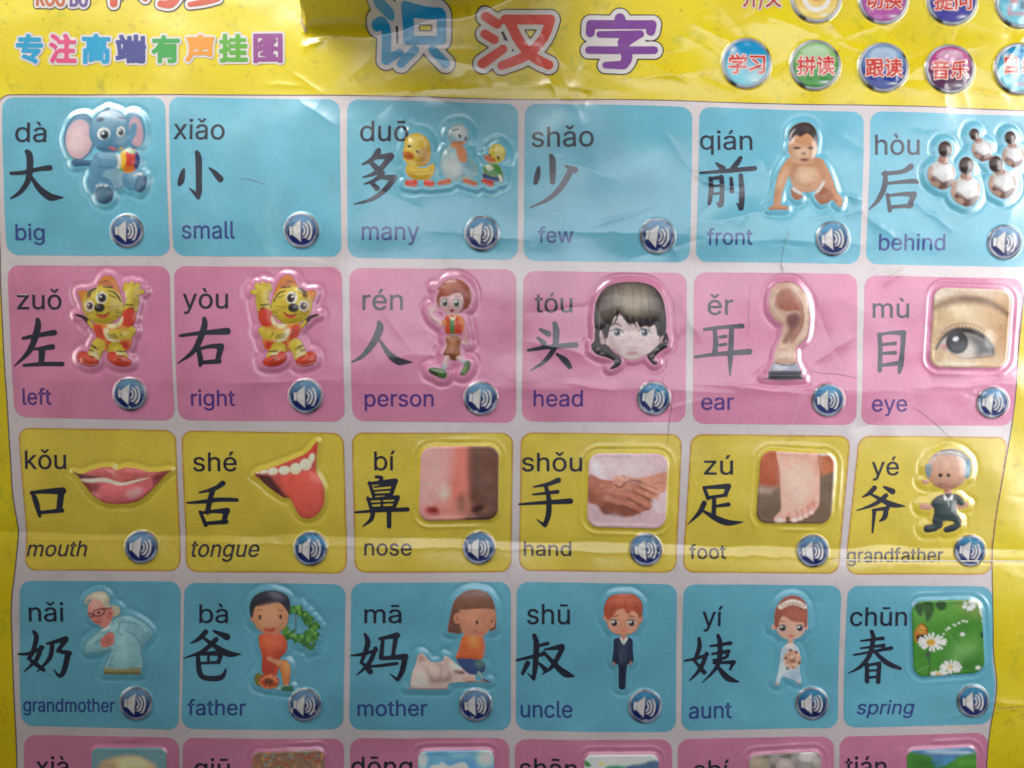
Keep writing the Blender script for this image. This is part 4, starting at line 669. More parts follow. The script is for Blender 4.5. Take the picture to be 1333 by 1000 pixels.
def emboss_button(cx, cy, r, a=1.0):
    m = int(r + 12)
    a0 = max(int(cx - m - GX0), 0); a1 = min(int(cx + m - GX0), H.shape[1]); b0 = max(int(cy - m - GY0), 0); b1 = min(int(cy + m - GY0), H.shape[0])
    X = gx[b0:b1, a0:a1]; Y = gy[b0:b1, a0:a1]
    q = np.hypot(X - cx, Y - cy)
    H[b0:b1, a0:a1] += a * (1.2 * sstep(r + 1.5, r - 2, q) + 1.0 * np.sqrt(np.clip(1 - (q / r) ** 2, 0, 1)) + .5 * np.exp(-((q - r + 2) / 1.5) ** 2)) + .35 * a * vn(X, Y, 9, 77) * (q < r)

for f in figs.values(): emboss_fig(f)
for b in buttons: emboss_button(*b)
for b in ctrl: emboss_button(b[0], b[1], b[2], 1.3)
HY, HX = np.gradient(H)

# ------------------------------------------------------------------ materials
def film(name, rough=0.42, coat=1.0, crough=0.17, bump=0.25, col=None, metal=0.0, ior=2.0):
    m = bpy.data.materials.new(name); m.use_nodes = True
    nt = m.node_tree; b = nt.nodes['Principled BSDF']
    if col is None:
        a = nt.nodes.new('ShaderNodeAttribute'); a.attribute_name = 'Col'
        gn = nt.nodes.new('ShaderNodeTexNoise'); gn.inputs['Scale'].default_value = 1100; gn.inputs['Detail'].default_value = 2
        gp = nt.nodes.new('ShaderNodeNewGeometry'); nt.links.new(gp.outputs['Position'], gn.inputs['Vector'])
        gr = nt.nodes.new('ShaderNodeMapRange'); gr.inputs[1].default_value = .25; gr.inputs[2].default_value = .75; gr.inputs[3].default_value = .92; gr.inputs[4].default_value = 1.07
        nt.links.new(gn.outputs[0], gr.inputs[0])
        vm = nt.nodes.new('ShaderNodeVectorMath'); vm.operation = 'MULTIPLY'
        nt.links.new(a.outputs['Color'], vm.inputs[0]); nt.links.new(gr.outputs[0], vm.inputs[1])
        nt.links.new(vm.outputs[0], b.inputs['Base Color'])
    else:
        n = nt.nodes.new('ShaderNodeTexNoise'); n.inputs['Scale'].default_value = 900
        r = nt.nodes.new('ShaderNodeMixRGB'); r.blend_type = 'MIX'
        c = list(s2l(col)); r.inputs[1].default_value = c + [1]; r.inputs[2].default_value = [min(1, v * 1.25 + .004) for v in c] + [1]
        nt.links.new(n.outputs[0], r.inputs[0]); nt.links.new(r.outputs[0], b.inputs['Base Color'])
    b.inputs['Roughness'].default_value = rough
    b.inputs['Metallic'].default_value = metal
    b.inputs['Coat Weight'].default_value = coat
    b.inputs['Coat Roughness'].default_value = crough
    b.inputs['Coat IOR'].default_value = ior
    geo = nt.nodes.new('ShaderNodeNewGeometry')
    n1 = nt.nodes.new('ShaderNodeTexNoise'); n1.inputs['Scale'].default_value = 160; n1.inputs['Detail'].default_value = 3
    nt.links.new(geo.outputs['Position'], n1.inputs['Vector'])
    n2 = nt.nodes.new('ShaderNodeTexNoise'); n2.inputs['Scale'].default_value = 1500; n2.inputs['Detail'].default_value = 1
    nt.links.new(geo.outputs['Position'], n2.inputs['Vector'])
    bp = nt.nodes.new('ShaderNodeBump'); bp.inputs['Strength'].default_value = bump; bp.inputs['Distance'].default_value = 0.00035
    nt.links.new(n1.outputs[0], bp.inputs['Height'])
    bp2 = nt.nodes.new('ShaderNodeBump'); bp2.inputs['Strength'].default_value = bump * .6; bp2.inputs['Distance'].default_value = 0.00005
    nt.links.new(n2.outputs[0], bp2.inputs['Height']); nt.links.new(bp.outputs[0], bp2.inputs['Normal'])
    nt.links.new(bp2.outputs[0], b.inputs['Normal']); nt.links.new(bp2.outputs[0], b.inputs['Coat Normal'])
    # rubbed, duller patches in the gloss
    n3 = nt.nodes.new('ShaderNodeTexNoise'); n3.inputs['Scale'].default_value = 22; n3.inputs['Detail'].default_value = 4
    nt.links.new(geo.outputs['Position'], n3.inputs['Vector'])
    mr = nt.nodes.new('ShaderNodeMapRange'); mr.inputs[1].default_value = .3; mr.inputs[2].default_value = .75
    mr.inputs[3].default_value = crough * .8; mr.inputs[4].default_value = crough * 1.7
    nt.links.new(n3.outputs[0], mr.inputs[0]); nt.links.new(mr.outputs[0], b.inputs['Coat Roughness'])
    return m
M_film = film('printed_film')
M_fig = film('printed_blister', .40, 1, .12, .10, ior=1.5)
M_btn = film('printed_button', .3, 1, .08, .1, ior=1.5)
M_ink = film('black_ink', .42, 1, .13, .2, (36, 40, 58))
M_inkblue = film('blue_violet_ink', .42, 1, .13, .2, (52, 72, 148))
M_inkpink = film('violet_ink', .42, 1, .13, .2, (84, 52, 138))
M_inkgrey = film('grey_ink', .42, 1, .13, .2, (62, 58, 66))
M_inkline = film('outline_ink', .42, 1, .13, .2, (95, 70, 85))

# ------------------------------------------------------------------ mesh builders
def link(name, me, parent, label=None):
    o = bpy.data.objects.new(name, me); sc.collection.objects.link(o)
    if parent is not None: o.parent = parent
    if label: o['label'] = label
    return o

def build(name, x, y, off, quads, tris, cols, mat, parent, label=None):
    nv = len(x)
    h, hx, hy = sampleH(x, y)
    z = h + off
    co = np.empty((nv, 3), np.float32)
    co[:, 0] = (x - W / 2) * S; co[:, 1] = -z * S; co[:, 2] = (HH / 2 - y) * S
    me = bpy.data.meshes.new(name)
    nq, nt_ = len(quads), len(tris)
    me.vertices.add(nv); me.vertices.foreach_set('co', co.ravel())
    loops = np.concatenate([quads.ravel(), tris.ravel()]).astype(np.int32)
    me.loops.add(len(loops)); me.loops.foreach_set('vertex_index', loops)
    me.polygons.add(nq + nt_)
    st = np.concatenate([np.arange(nq) * 4, nq * 4 + np.arange(nt_) * 3]).astype(np.int32)
    me.polygons.foreach_set('loop_start', st)
    me.update(calc_edges=True); me.validate()
    me.polygons.foreach_set('use_smooth', np.ones(len(me.polygons), bool))
    n = np.stack([-hx, -np.ones(nv), hy], 1); n /= np.linalg.norm(n, axis=1)[:, None]
    if len(me.vertices) == nv:
        me.normals_split_custom_set_from_vertices(n.tolist())
    if cols is not None:
        a = me.color_attributes.new('Col', 'FLOAT_COLOR', 'POINT')
        c4 = np.ones((nv, 4), np.float32); c4[:, :3] = np.clip(cols, 0, 1)
        a.data.foreach_set('color', c4.ravel())
    me.materials.append(mat)
    return link(name, me, parent, label)

def layer(name, sdf, bb, step, off, color, mat, parent, label=None, hole=None, pad=None):
    pad = step * 2 if pad is None else pad
    nx = max(int((bb[2] - bb[0] + 2 * pad) / step) + 2, 3); ny = max(int((bb[3] - bb[1] + 2 * pad) / step) + 2, 3)
    X, Y = np.meshgrid(bb[0] - pad + np.arange(nx) * step, bb[1] - pad + np.arange(ny) * step)
    s = sdf(X, Y)
    gy_, gx_ = np.gradient(s, step)
    g2 = gx_ ** 2 + gy_ ** 2 + 1e-6
    sn = np.abs(s) < 0.75 * step
    k = np.clip(s / g2, -step, step)
    XX = np.where(sn, X - k * gx_, X); YY = np.where(sn, Y - k * gy_, Y)
    val = s < 0.75 * step
    a = (slice(None, -1), slice(None, -1)); b = (slice(None, -1), slice(1, None)); c = (slice(1, None), slice(1, None)); d = (slice(1, None), slice(None, -1))
    cnt = val[a].astype(int) + val[b] + val[c] + val[d]
    mean = (s[a] + s[b] + s[c] + s[d]) / 4
    ok = (cnt == 4) & (mean < 0.25 * step)
    if hole is not None:
        hs = hole(X, Y)
        ok &= ~((hs[a] < -3.2) & (hs[b] < -3.2) & (hs[c] < -3.2) & (hs[d] < -3.2))
    idx = np.arange(nx * ny).reshape(ny, nx)
    # image y runs down: order a,d,c,b gives the normal towards the camera
    quads = np.stack([idx[a], idx[d], idx[c], idx[b]], -1)[ok]
    tr = []
    for miss in range(4):
        cs = [a, d, c, b]
        keep = [cs[(miss + j) % 4] for j in (1, 2, 3)]
        m3 = (cnt == 3) & ~val[cs[miss]] & ((s[keep[0]] + s[keep[1]] + s[keep[2]]) / 3 < 0.1 * step)
        tr.append(np.stack([idx[q] for q in keep], -1)[m3])
    tris = np.concatenate(tr)
    used = np.zeros(nx * ny, bool); used[quads.ravel()] = True; used[tris.ravel()] = True
    if not used.any(): return None
    rm = np.cumsum(used) - 1
    quads = rm[quads]; tris = rm[tris]
    x = XX.ravel()[used]; y = YY.ravel()[used]
    cols = color(x, y) if color is not None else None
    return build(name, x, y, off, quads, tris, cols, mat, parent, label)

# ------------------------------------------------------------------ lettering
fdir = bpy.utils.system_resource('DATAFILES', path='fonts')
def getfont(fn):
    try: return bpy.data.fonts.load(os.path.join(fdir, fn))
    except Exception: return None
F_lat = getfont('Inter.woff2'); F_cjk = getfont('Noto Sans CJK Regular.woff2')
_tc = {}
def glyphs(body, font):
    key = (body, font.name if font else None)
    if key in _tc: return _tc[key]
    c = bpy.data.curves.new('tmp', 'FONT'); c.body = body
    if font: c.font = font
    o = bpy.data.objects.new('tmp', c); sc.collection.objects.link(o)
    bpy.context.view_layer.update()
    cu = o.to_curve(bpy.context.evaluated_depsgraph_get())
    out = []
    for sp in cu.splines:
        bp = sp.bezier_points; n = len(bp); V = []
        for i in range(n):
            p0 = np.array(bp[i].co[:2]); p1 = np.array(bp[i].handle_right[:2]); q = bp[(i + 1) % n]
            p2 = np.array(q.handle_left[:2]); p3 = np.array(q.co[:2])
            straight = abs(np.cross(p1 - p0, p3 - p0)) < 1e-5 and abs(np.cross(p2 - p0, p3 - p0)) < 1e-5
            ns = 1 if straight else 4
            for j in range(ns):
                t = j / ns
                V.append((1 - t) ** 3 * p0 + 3 * (1 - t) ** 2 * t * p1 + 3 * (1 - t) * t * t * p2 + t ** 3 * p3)
        out.append(np.array(V))
    o.to_curve_clear(); sc.collection.objects.unlink(o); bpy.data.objects.remove(o); bpy.data.curves.remove(c)
    _tc[key] = out
    return out

def fit(body, box, font, shear=0.0, rot=0.0):
    g = glyphs(body, font)
    if shear: g = [np.stack([v[:, 0] + shear * v[:, 1], v[:, 1]], 1) for v in g]
    A = np.concatenate(g); mn = A.min(0); mx = A.max(0)
    x0, y0, x1, y1 = box
    out = []
    for v in g:
        q = (v - mn) / (mx - mn)
        X = x0 + q[:, 0] * (x1 - x0); Y = y1 - q[:, 1] * (y1 - y0)
        if rot:
            Y = Y + (X - x0) * math.tan(math.radians(rot))
        out.append(np.stack([X, Y], 1))
    return out

def text(name, body, box, font, mat, parent, off=0.35, bold=0.0, step=0.6, shear=0, rot=0, color=None, label=None):
    g = fit(body, box, font, shear, rot)
    A = np.concatenate(g)
    bb = (A[:, 0].min() - bold, A[:, 1].min() - bold, A[:, 0].max() + bold, A[:, 1].max() + bold)
    return layer(name, lambda x, y: sd_polys(x, y, g) - bold, bb, step, off, color, mat, parent, label)

def strokes_sdf(st):
    V = [catmull(np.array(q), False, 4) if len(q) > 2 else np.array(q) for q in st]
    A = np.concatenate(V); w = A[:, 2].max() / 2
    bb = (A[:, 0].min() - w, A[:, 1].min() - w, A[:, 0].max() + w, A[:, 1].max() + w)
    def f(x, y):
        d = np.full(x.shape, 1e9)
        for v in V: np.minimum(d, sd_stroke(x, y, v), out=d)
        return d
    return f, bb

def parse(crop, txt):
    ox, oy, k = crop
    return [[[ox + float(a) / k, oy + float(b) / k, float(c) / k] for a, b, c in (q.split(',') for q in st.split())] for st in txt.strip().split('/')]

def flat(c, amt=.03, seed=0):
    c = s2l(c)
    return lambda x, y: c[None, :] * (1 + amt * fbm(x, y, 9, seed))[:, None]
# ------------------------------------------------------------------ the chart itself
wall_me = bpy.data.meshes.new('wall')
wall_me.from_pydata([(-3, .03, -2), (3, .03, -2), (3, .03, 2), (-3, .03, 2), (-3, .15, -2), (3, .15, -2), (3, .15, 2), (-3, .15, 2)], [], [(0, 1, 2, 3), (7, 6, 5, 4), (3, 2, 6, 7), (1, 0, 4, 5), (0, 3, 7, 4), (2, 1, 5, 6)])
M_wall = film('wall_paint', .8, 0, .5, .3, (200, 192, 180)); wall_me.materials.append(M_wall)
wall = link('wall', wall_me, None); wall['kind'] = 'structure'

chart = bpy.data.objects.new('wall_chart', None); sc.collection.objects.link(chart)
chart.location = (0, 0, 0)
chart['label'] = 'glossy yellow vocabulary wall chart with rows of blue, pink and yellow picture cards'
chart['category'] = 'wall chart'

panel_poly = rrect(PANEL, 12)
sd_panel = lambda x, y: sd_polys(x, y, [panel_poly])
cards = {k: rrect(v, 15) for k, v in CARD.items()}

YEL = s2l((246, 224, 6)); YEL2 = s2l((234, 206, 3))
specks = [(rng.uniform(-60, 1400), rng.uniform(-60, 1180), rng.uniform(.5, 1.6), rng.uniform(.2, .7)) for _ in range(900)]
specks = [q for q in specks if q[1] < 140 or q[0] < 30 or q[0] > 1270]
def col_sheet(x, y):
    t = .5 + .5 * np.clip(fbm(x, y, 60, 81), -1, 1)
    C = YEL[None, :] * (1 - t[:, None] * .6) + YEL2[None, :] * (t[:, None] * .6)
    # printed pale green and ochre leaf marks of the ground
    g = sstep(.45, .8, fbm(x, y, 26, 85)) * sstep(.0, .6, vn(x, y, 6, 87) + .3)
    C = C * (1 - .30 * g[:, None]) + s2l((170, 185, 40))[None, :] * (.30 * g[:, None])
    g = sstep(.5, .9, fbm(x, y, 17, 90)) * sstep(.1, .7, vn(x, y, 4, 93) + .2)
    C = C * (1 - .35 * g[:, None]) + s2l((185, 150, 30))[None, :] * (.35 * g[:, None])
    for (cx, cy, r, a) in specks:
        q = (np.abs(x - cx) < 4) & (np.abs(y - cy) < 4)
        if q.any():
            f = a * np.exp(-((x[q] - cx) ** 2 + (y[q] - cy) ** 2) / r ** 2)
            C[q] = C[q] * (1 - f[:, None]) + s2l((105, 85, 30))[None, :] * f[:, None]
    # grimy handled patches at the right margin
    for (cx, cy, rx, ry, a) in ((1318, 925, 16, 4, .45), (1300, 922, 8, 8, .35), (1325, 880, 9, 8, .25), (1318, 943, 8, 5, .4), (1326, 600, 5, 7, .3), (1305, 700, 8, 6, .25), (75, 28, 9, 9, .25), (3, 600, 4, 20, .25), (8, 720, 5, 14, .2), (1180, 45, 40, 10, .12), (1270, 70, 12, 8, .25)):
        f = a * np.exp(-((x - cx) / rx) ** 2 - ((y - cy) / ry) ** 2) * (.6 + .6 * vn(x, y, 3, 95))
        f = np.clip(f, 0, 1)
        C = C * (1 - f[:, None]) + s2l((130, 120, 40))[None, :] * f[:, None]
    return C
layer('printed_sheet', lambda x, y: np.maximum(np.abs(x - 667) - 735, np.abs(y - 563) - 635), (-68, -72, 1402, 1198), 2.0, 0, col_sheet, M_film, chart,
      'crumpled glossy yellow ground of the chart', hole=sd_panel)
PAN = s2l((230, 220, 223))
def col_panel(x, y):
    t = fbm(x, y, 90, 101)
    C = PAN[None, :] * (1 + .03 * t)[:, None]
    d = sstep(.55, .9, fbm(x, y, 20, 105))
    return C * (1 - .06 * d)[:, None]
allcards = list(cards.values())
def card_hole(x, y):
    r = np.full(x.shape, 50.0)
    for V in allcards:
        mn = V.min(0); mx = V.max(0)
        q = (x > mn[0] - 2) & (x < mx[0] + 2) & (y > mn[1] - 2) & (y < mx[1] + 2)
        if q.any(): r[q] = np.minimum(r[q], sd_polys(x[q], y[q], [V]))
    return r
panel = layer('white_panel', sd_panel, (panel_poly[:, 0].min(), panel_poly[:, 1].min(), panel_poly[:, 0].max(), panel_poly[:, 1].max()), 2.0, .12, col_panel, M_film, chart, None, hole=card_hole)
# thin dark line round the panel
o = layer('panel_outline', lambda x, y: np.abs(sd_panel(x, y)) - .75, (panel_poly[:, 0].min() - 1, panel_poly[:, 1].min() - 1, panel_poly[:, 0].max() + 1, panel_poly[:, 1].max() + 1), .7, .3, None, M_inkline, chart) if False else None
def ribbon(name, P, w, off, mat, parent, closed=False):
    P = np.asarray(P, float); n = len(P)
    # resample to 3 units
    out = [P[0]]
    for i in range(1, n + (1 if closed else 0)):
        a = P[i - 1]; b = P[i % n]; m = max(int(np.linalg.norm(b - a) / 2.5), 1)
        for j in range(1, m + 1): out.append(a + (b - a) * j / m)
    P = np.array(out); T = np.gradient(P, axis=0); T /= np.linalg.norm(T, axis=1)[:, None] + 1e-9
    N = np.stack([-T[:, 1], T[:, 0]], 1)
    ww = (np.array([w(i / (len(P) - 1)) for i in range(len(P))]) if callable(w) else np.full(len(P), w)) / 2
    A = P + N * ww[:, None]; B = P - N * ww[:, None]
    x = np.concatenate([A[:, 0], B[:, 0]]); y = np.concatenate([A[:, 1], B[:, 1]])
    m = len(P); i = np.arange(m - 1)
    q = np.stack([i, i + m, i + m + 1, i + 1], 1)[:, ::-1]
    # keep the winding towards the camera
    c = (A[1, 0] - A[0, 0]) * (B[0, 1] - A[0, 1]) - (A[1, 1] - A[0, 1]) * (B[0, 0] - A[0, 0])
    if c > 0: q = q[:, ::-1]
    return build(name, x, y, off, q, np.zeros((0, 3), int), None, mat, parent)
ribbon('panel_outline', panel_poly, 1.1, .45, M_inkline, chart, True)

CC = {'blue': s2l((114, 196, 222)), 'pink': s2l((230, 144, 182)), 'yellow': s2l((238, 214, 76))}
rowcol = {'1': 'blue', '2': 'pink', '3': 'yellow', '4': 'blue', '5': 'pink'}
what = {'11': 'an elephant holding a ball', '12': 'the word small and no picture', '13': 'three ducks', '14': 'the word few and no picture', '15': 'a crawling baby', '16': 'five people seen from behind',
        '21': 'a tiger cub raising the paw on the right', '22': 'a tiger cub raising the paw on the left', '23': 'a walking boy', '24': 'a head with long dark hair', '25': 'an ear on a stand', '26': 'a photo of an eye',
        '31': 'red lips', '32': 'an open mouth and tongue', '33': 'a photo of a nose', '34': 'a photo of a handshake', '35': 'a photo of a bare foot', '36': 'a bald grandfather in a dark suit',
        '41': 'a stooping grandmother in glasses', '42': 'a father in orange with a ball', '43': 'a girl with brown hair and a white cat', '44': 'a man in a dark suit', '45': 'a woman in white with a bouquet', '46': 'a photo of daisies',
        '51': 'a summer photo', '52': 'an autumn photo', '53': 'a winter sky photo', '54': 'a mountain photo', '55': 'a photo of stones', '56': 'a photo of a green field'}
def button_color(cx, cy, r, sd):
    rr = np.random.RandomState(sd)
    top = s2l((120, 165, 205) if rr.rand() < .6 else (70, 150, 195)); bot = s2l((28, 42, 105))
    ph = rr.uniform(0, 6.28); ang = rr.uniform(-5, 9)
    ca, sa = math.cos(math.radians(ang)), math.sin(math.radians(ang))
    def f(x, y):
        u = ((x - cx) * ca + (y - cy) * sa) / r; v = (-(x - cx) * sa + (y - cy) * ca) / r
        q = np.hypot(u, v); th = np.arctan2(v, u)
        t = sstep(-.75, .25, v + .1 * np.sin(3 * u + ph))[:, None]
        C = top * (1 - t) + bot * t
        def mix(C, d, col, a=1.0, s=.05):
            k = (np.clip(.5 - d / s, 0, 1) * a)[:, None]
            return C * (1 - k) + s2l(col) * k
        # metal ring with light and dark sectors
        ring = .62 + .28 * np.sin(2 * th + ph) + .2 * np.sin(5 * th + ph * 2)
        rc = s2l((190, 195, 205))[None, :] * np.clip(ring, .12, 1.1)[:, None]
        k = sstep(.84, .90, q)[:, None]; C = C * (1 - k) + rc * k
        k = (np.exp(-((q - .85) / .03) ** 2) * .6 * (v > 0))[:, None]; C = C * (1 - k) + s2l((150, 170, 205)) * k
        # loudspeaker sign
        WH = (226, 224, 222)
        d = np.maximum(np.abs(u + .58) - .085, np.abs(v - .02) - .23); C = mix(C, d, WH)
        h = .25 + (u + .46) * .88
        d = np.maximum(np.maximum(-(u + .46), u + .03), (np.abs(v - .02) - h) * .7); C = mix(C, d, WH)
        for R_ in (.22, .40, .60):
            w = .052 if R_ > .3 else .045
            d = np.maximum(np.abs(np.hypot(u + .02, (v - .02) * .85) - R_) - w, np.abs(v - .02) - (.22 + R_ * .5) * 1.0 * (u > -.0) - 0 * u)
            d = np.maximum(d, -(u - .07)); C = mix(C, d, WH)
        g = 1 + .10 * fbm(x, y, 6, 33)
        # chips in the print
        wq = sstep(.85, 1.05, fbm(x, y, 5, 120 + sd % 40)) * (q > .7)
        C = C * (1 - wq[:, None] * .7) + s2l((200, 205, 210)) * wq[:, None] * .7
        return C * g[:, None]
    return f

for key in CARD:
    V = cards[key]; rc = rowcol[key[0]]; base = CC[rc]
    mn = V.min(0); mx = V.max(0)
    def col_card(x, y, V=V, base=base, rc=rc):
        t = fbm(x, y, 40, 131)
        C = base[None, :] * (1 + .07 * t + .035 * vn(x, y, 2.5, 135))[:, None]
        if rc == 'yellow':
            d = sd_polys(x, y, [V]); k = (sstep(-2.6, -1.4, d) * .85)[:, None]
            C = C * (1 - k) + s2l((205, 140, 62)) * k
        return C
    fg = figs.get(key)
    hole = None
    if fg is not None:
        bbx = fg.bbox()
        def hole(x, y, fg=fg, b=bbx):
            r = np.full(x.shape, 9.0); q = (x > b[0] - 3) & (x < b[2] + 3) & (y > b[1] - 3) & (y < b[3] + 3)
            if q.any(): r[q] = fg.sil(x[q], y[q])
            return r
    card = layer('picture_card', lambda x, y: sd_polys(x, y, [V]), (mn[0], mn[1], mx[0], mx[1]), 1.5 if key[0] != '5' else 2.0, .3, col_card, M_film, chart,
                 '%s card showing %s' % (rc, what[key]), hole=hole)
    crop = CR[key]; ox, oy, k = crop
    if fg is not None:
        layer(fg.name, fg.sil, fg.bbox(), 0.8 if key[0] != '5' else 1.0, .62, fg.paint, M_fig, card)
    b = PY[key]
    text('pinyin_word', b[0], (ox + b[1] / k, oy + b[2] / k, ox + b[3] / k, oy + b[4] / k), F_lat, M_ink, card, off=.62 if key in ('13', '14', '34', '46') else .55, bold=.25, label='pinyin word ' + b[0])
    if key in WD:
        b = WD[key]
        text('english_word', b[0], (ox + b[1] / k, oy + b[2] / k, ox + b[3] / k, oy + b[4] / k), F_lat, {'3': M_inkgrey, '2': M_inkpink}.get(key[0], M_inkblue), card, off=.55, bold=.25, shear=b[5] if len(b) > 5 else 0, label='english word ' + b[0])
    if key in HZ:
        sdf, bb = strokes_sdf(parse(crop, HZ[key]))
        layer('chinese_character', sdf, bb, .7, .58, None, M_ink, card)
    if key in BT:
        cx, cy = PX(key, BT[key][0], BT[key][1]); r = BT[key][2] / k
        sq = 1.0 if key[0] in '12' else .96
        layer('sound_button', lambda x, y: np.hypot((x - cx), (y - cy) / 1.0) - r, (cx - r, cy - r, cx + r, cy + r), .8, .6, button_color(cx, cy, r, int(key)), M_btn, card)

# ------------------------------------------------------------------ heading
M_white = film('white_print', .42, 1, .13, .2, (222, 216, 214))
M_dark = film('dark_print', .42, 1, .13, .2, (62, 50, 40))
def printed(name, col): return film(name, .42, 1, .13, .2, col)
def outlined(name, sdf, bb, col, parent, w=3.6, dark=1.4, step=.8, label=None, color=None, base_off=.3):
    m = printed(name + '_print', col)
    o = layer(name, sdf, bb, step, base_off + .5, color, M_film if color else m, parent, label)
    e = lambda q: (bb[0] - q, bb[1] - q, bb[2] + q, bb[3] + q)
    if w: layer('white_outline', lambda x, y: sdf(x, y) - w, e(w), step, base_off + .25, None, M_white, o)
    if dark: layer('dark_outline', lambda x, y: sdf(x, y) - w - dark, e(w + dark), step, base_off, None, M_dark, o)
    return o
A = (370, 0, 5.332); B_ = (440, 0, 2.898)
T1 = parse(A, "680,92,62 746,132,60/645,193,60 706,196,64 706,415,66/706,418,62 800,362,56/862,100,66 1085,100,66/1092,105,66 1092,275,62/862,105,78 862,275,74/862,278,60 1085,278,60/905,342,60 810,438,60/1030,342,62 1118,435,64")
T2 = parse(B_, "557,58,36 600,86,36/554,124,34 590,146,34/546,236,38 622,182,34/632,70,38 800,71,38/802,72,36 775,140,36 712,205,38 618,244,34/648,80,38 690,160,38 742,215,38 795,243,36")
T3 = parse(B_, "1064,68,40 1068,84,44/952,122,34 954,92,34/954,90,34 1185,92,34/1185,94,34 1180,118,34/988,128,26 1140,128,30/1136,130,28 1075,165,36/948,188,30 1192,190,30/1075,160,40 1090,215,42 1078,244,36/1074,246,34 1010,246,26")
for T, c, lb in ((T1, (20, 152, 205), 'large rounded blue heading character'), (T2, (225, 70, 50), 'large rounded red heading character'), (T3, (125, 60, 150), 'large rounded purple heading character')):
    sdf, bb = strokes_sdf(T)
    outlined('heading_character', sdf, bb, c, chart, 6.3 if T is T1 else 6.0, 1.6, .8, lb)
# slogan
SL = [('专', 22.5, 45.5, 57, 84), ('注', 64.5, 44, 99.5, 83), ('高', 106.5, 43.5, 143, 83), ('端', 149.5, 44, 189, 82), ('有', 196, 44.5, 233, 81.5), ('声', 240, 44, 278, 80), ('挂', 284, 43, 321.5, 80.5), ('图', 329, 43, 367.5, 81)]
SC = [(25, 158, 205), (222, 78, 130), (25, 158, 205), (72, 76, 145), (60, 165, 75), (238, 155, 50), (98, 175, 62), (150, 78, 145)]
for (ch, x0, y0, x1, y1), c in zip(SL, SC):
    q = 1.5
    g = fit(ch, (x0 + q, y0 + q, x1 - q, y1 - q), F_cjk)
    outlined('slogan_character', (lambda x, y, g=g: sd_polys(x, y, g) - 1.55), (x0, y0, x1, y1), c, chart, 2.7, 0, .6, 'slogan character ' + ch)
# maker's sign cut by the top of the picture
def glyphbox(body, box, font): 
    g = fit(body, box, font); return g
g = glyphbox('KOU BU', (49, -13, 113, 8.5), F_lat)
def col_kb(x, y):
    C = np.empty(x.shape + (3,)); C[:] = s2l((205, 105, 55)); C[x > 86] = s2l((110, 75, 150)); return C
outlined('maker_lettering', lambda x, y: sd_polys(x, y, g) - 1.0, (48, -14, 114, 9.5), (205, 105, 55), chart, 2.6, 1.3, .7, 'small maker lettering at the top left', col_kb)
lg = parse((30, 0, 4.443), "522,-90,60 520,20,40/600,-80,30 560,-30,24/700,-15,36 660,-60,36/790,15,40 850,15,50 900,-40,40/960,20,30 1050,5,36 1120,-15,40/900,-120,50 1150,-110,50/1140,-100,60 1040,-30,50")
sdf, bb = strokes_sdf(lg)
outlined('maker_logo', sdf, bb, (205, 75, 40), chart, 3.4, 1.6, .9, 'big red maker characters cut off at the top left')

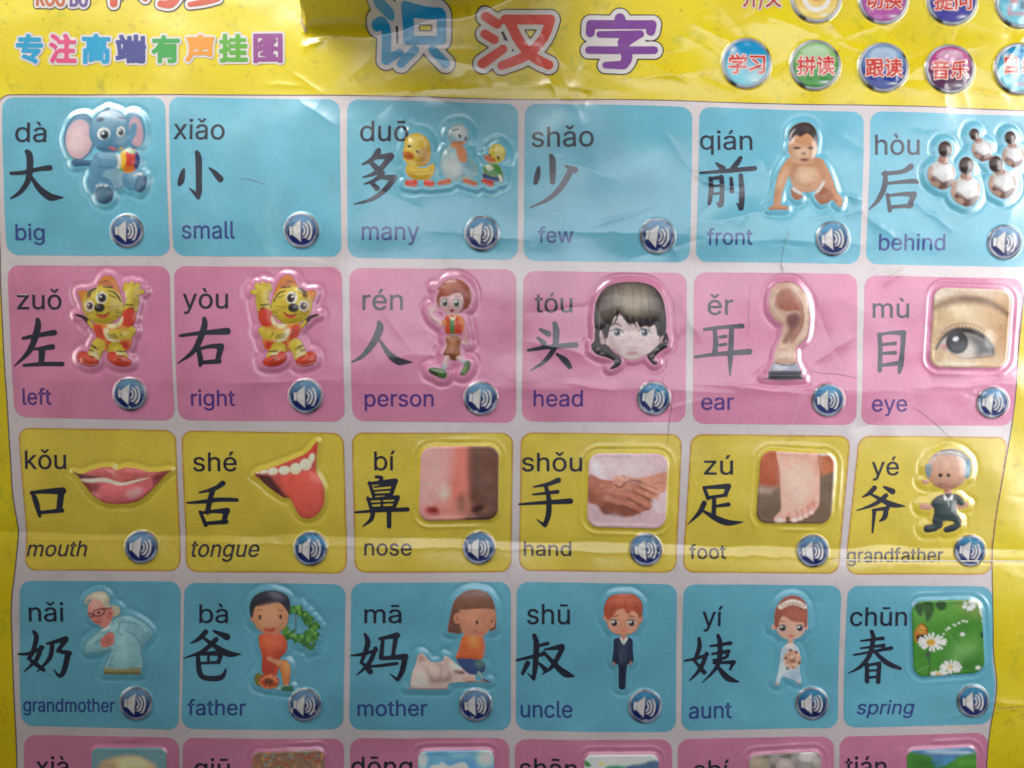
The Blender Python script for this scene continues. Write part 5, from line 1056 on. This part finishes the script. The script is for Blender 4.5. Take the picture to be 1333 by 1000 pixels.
# ------------------------------------------------------------------ round control signs of the heading
PAL = {'cyan': ((20, 150, 205), (110, 205, 225)), 'green': ((150, 200, 120), (60, 150, 50)), 'blue': ((130, 165, 210), (38, 62, 150)), 'purple': ((205, 70, 150), (92, 50, 88)), 'orange': ((225, 110, 50), (240, 215, 120)),
       'violet': ((150, 90, 165), (185, 95, 170)), 'indigo': ((70, 70, 150), (75, 72, 165))}
M_red = printed('red_lettering', (205, 62, 52))
for n, (cx, cy, r, cn, tx) in enumerate(ctrl):
    ca_, cb_ = s2l(PAL[cn][0]), s2l(PAL[cn][1])
    def col_ctrl(x, y, cx=cx, cy=cy, r=r, ca_=ca_, cb_=cb_, cn=cn, n=n):
        u = (x - cx) / r; v = (y - cy) / r; q = np.hypot(u, v); th = np.arctan2(v, u)
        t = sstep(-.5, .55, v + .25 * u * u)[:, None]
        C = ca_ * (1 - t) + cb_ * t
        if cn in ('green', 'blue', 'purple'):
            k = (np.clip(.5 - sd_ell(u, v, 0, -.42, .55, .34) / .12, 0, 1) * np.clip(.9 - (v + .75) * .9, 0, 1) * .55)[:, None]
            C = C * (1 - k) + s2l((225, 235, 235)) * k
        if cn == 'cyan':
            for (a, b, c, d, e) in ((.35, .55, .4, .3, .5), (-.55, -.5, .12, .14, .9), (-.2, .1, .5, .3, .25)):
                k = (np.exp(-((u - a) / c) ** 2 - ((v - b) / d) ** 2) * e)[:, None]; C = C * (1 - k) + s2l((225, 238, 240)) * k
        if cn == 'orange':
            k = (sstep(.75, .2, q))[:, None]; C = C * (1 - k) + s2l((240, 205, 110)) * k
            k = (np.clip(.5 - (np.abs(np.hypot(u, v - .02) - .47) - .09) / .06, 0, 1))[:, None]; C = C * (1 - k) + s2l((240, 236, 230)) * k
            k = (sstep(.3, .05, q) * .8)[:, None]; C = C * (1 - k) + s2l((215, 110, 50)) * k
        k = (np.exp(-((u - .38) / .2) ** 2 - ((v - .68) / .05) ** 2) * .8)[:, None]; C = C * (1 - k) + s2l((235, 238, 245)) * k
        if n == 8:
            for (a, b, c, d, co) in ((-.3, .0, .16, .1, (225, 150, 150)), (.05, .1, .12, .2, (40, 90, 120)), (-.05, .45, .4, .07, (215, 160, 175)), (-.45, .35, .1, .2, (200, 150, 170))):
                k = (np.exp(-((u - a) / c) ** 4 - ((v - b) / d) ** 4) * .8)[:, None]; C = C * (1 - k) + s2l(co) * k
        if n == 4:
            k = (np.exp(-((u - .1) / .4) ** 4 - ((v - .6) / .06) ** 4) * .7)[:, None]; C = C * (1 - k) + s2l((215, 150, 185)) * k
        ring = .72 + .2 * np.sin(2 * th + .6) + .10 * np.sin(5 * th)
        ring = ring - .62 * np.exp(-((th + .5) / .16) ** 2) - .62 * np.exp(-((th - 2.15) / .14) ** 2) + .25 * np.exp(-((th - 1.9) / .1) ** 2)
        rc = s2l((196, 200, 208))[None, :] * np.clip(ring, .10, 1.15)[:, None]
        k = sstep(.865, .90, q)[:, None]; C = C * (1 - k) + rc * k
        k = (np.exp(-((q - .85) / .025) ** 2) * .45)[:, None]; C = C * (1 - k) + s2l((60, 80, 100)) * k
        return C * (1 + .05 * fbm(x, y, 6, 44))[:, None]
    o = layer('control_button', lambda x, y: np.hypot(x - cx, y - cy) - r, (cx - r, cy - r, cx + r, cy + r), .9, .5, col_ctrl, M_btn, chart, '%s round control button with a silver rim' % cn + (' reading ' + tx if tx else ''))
    if tx:
        hw, hh_ = (23.5, 12.0); ty = cy + 1.5 if n < 5 else cy + 1
        if n == 4: g = fit('自', (1305, 74, 1322, 98), F_cjk) + fit('编', (1328, 74, 1350, 98), F_cjk); bb = (1304, 73, 1351, 99)
        else:
            g = fit(tx, (cx - hw, ty - hh_, cx + hw, ty + hh_), F_cjk); bb = (cx - hw - 1, ty - hh_ - 1, cx + hw + 1, ty + hh_ + 1)
        lt = layer('lettering', (lambda x, y, g=g: sd_polys(x, y, g) - .45), bb, .55, .95, None, M_red, o)
        layer('lettering_outline', (lambda x, y, g=g: sd_polys(x, y, g) - 1.7), (bb[0] - 1.5, bb[1] - 1.5, bb[2] + 1.5, bb[3] + 1.5), .6, .75, None, printed('pale_pink_print', (238, 205, 195)), o)
g = fit('开/关', (967, -14, 1016, 12.5), F_cjk)
outlined('switch_lettering', lambda x, y: sd_polys(x, y, g) - .5, (966, -15, 1017, 13.5), (185, 70, 45), chart, 1.6, 0, .6, 'red lettering beside the orange switch sign')

# ------------------------------------------------------------------ cracks and scratches of the old film
M_crack = film('scratch_dirt', .6, .3, .3, .2, (120, 92, 95)); M_wear = film('white_wear', .6, .4, .3, .2, (235, 230, 215))
tp = lambda w: (lambda t: w * (.35 + .65 * math.sin(math.pi * min(max(t, .02), .98))))
for P, w in (([(875, 508), (874, 530), (871, 550), (868, 582)], 1.0), ([(1026, 300), (1019, 322), (1016, 352), (1021, 362)], .7), ([(1055, 481), (1068, 486), (1090, 487), (1117, 493)], .9),
             ([(1186, 528), (1205, 540), (1222, 554), (1240, 571)], .8), ([(978, 366), (974, 400), (976, 440)], .5), ([(310, 234), (322, 233), (335, 237), (345, 240)], .8), ([(1016, 344), (1020, 356)], .9),
             ([(868, 505), (862, 496), (868, 485)], .7), ([(1300, 925), (1333, 922), (1360, 924)], .9), ([(925, 245), (960, 252), (972, 262)], .5)):
    ribbon('scratch', catmull(P, False, 4), tp(w * .6), .75, M_crack, chart)
for P, w in (([(1085, 729), (1180, 730.5), (1240, 731), (1300, 731.5), (1400, 734)], 1.7),):
    ribbon('worn_fold_line', catmull(P, False, 4), w, .72, M_wear, chart)

M_torn = film('torn_edge', .6, .4, .3, .3, (190, 170, 130))
ribbon('curled_torn_edge', catmull([(397, -14), (396, 0), (400, 12), (393, 26), (395, 34), (399, 42)], False, 4), lambda t: 7 - 3.5 * t, 1.2, M_torn, chart)
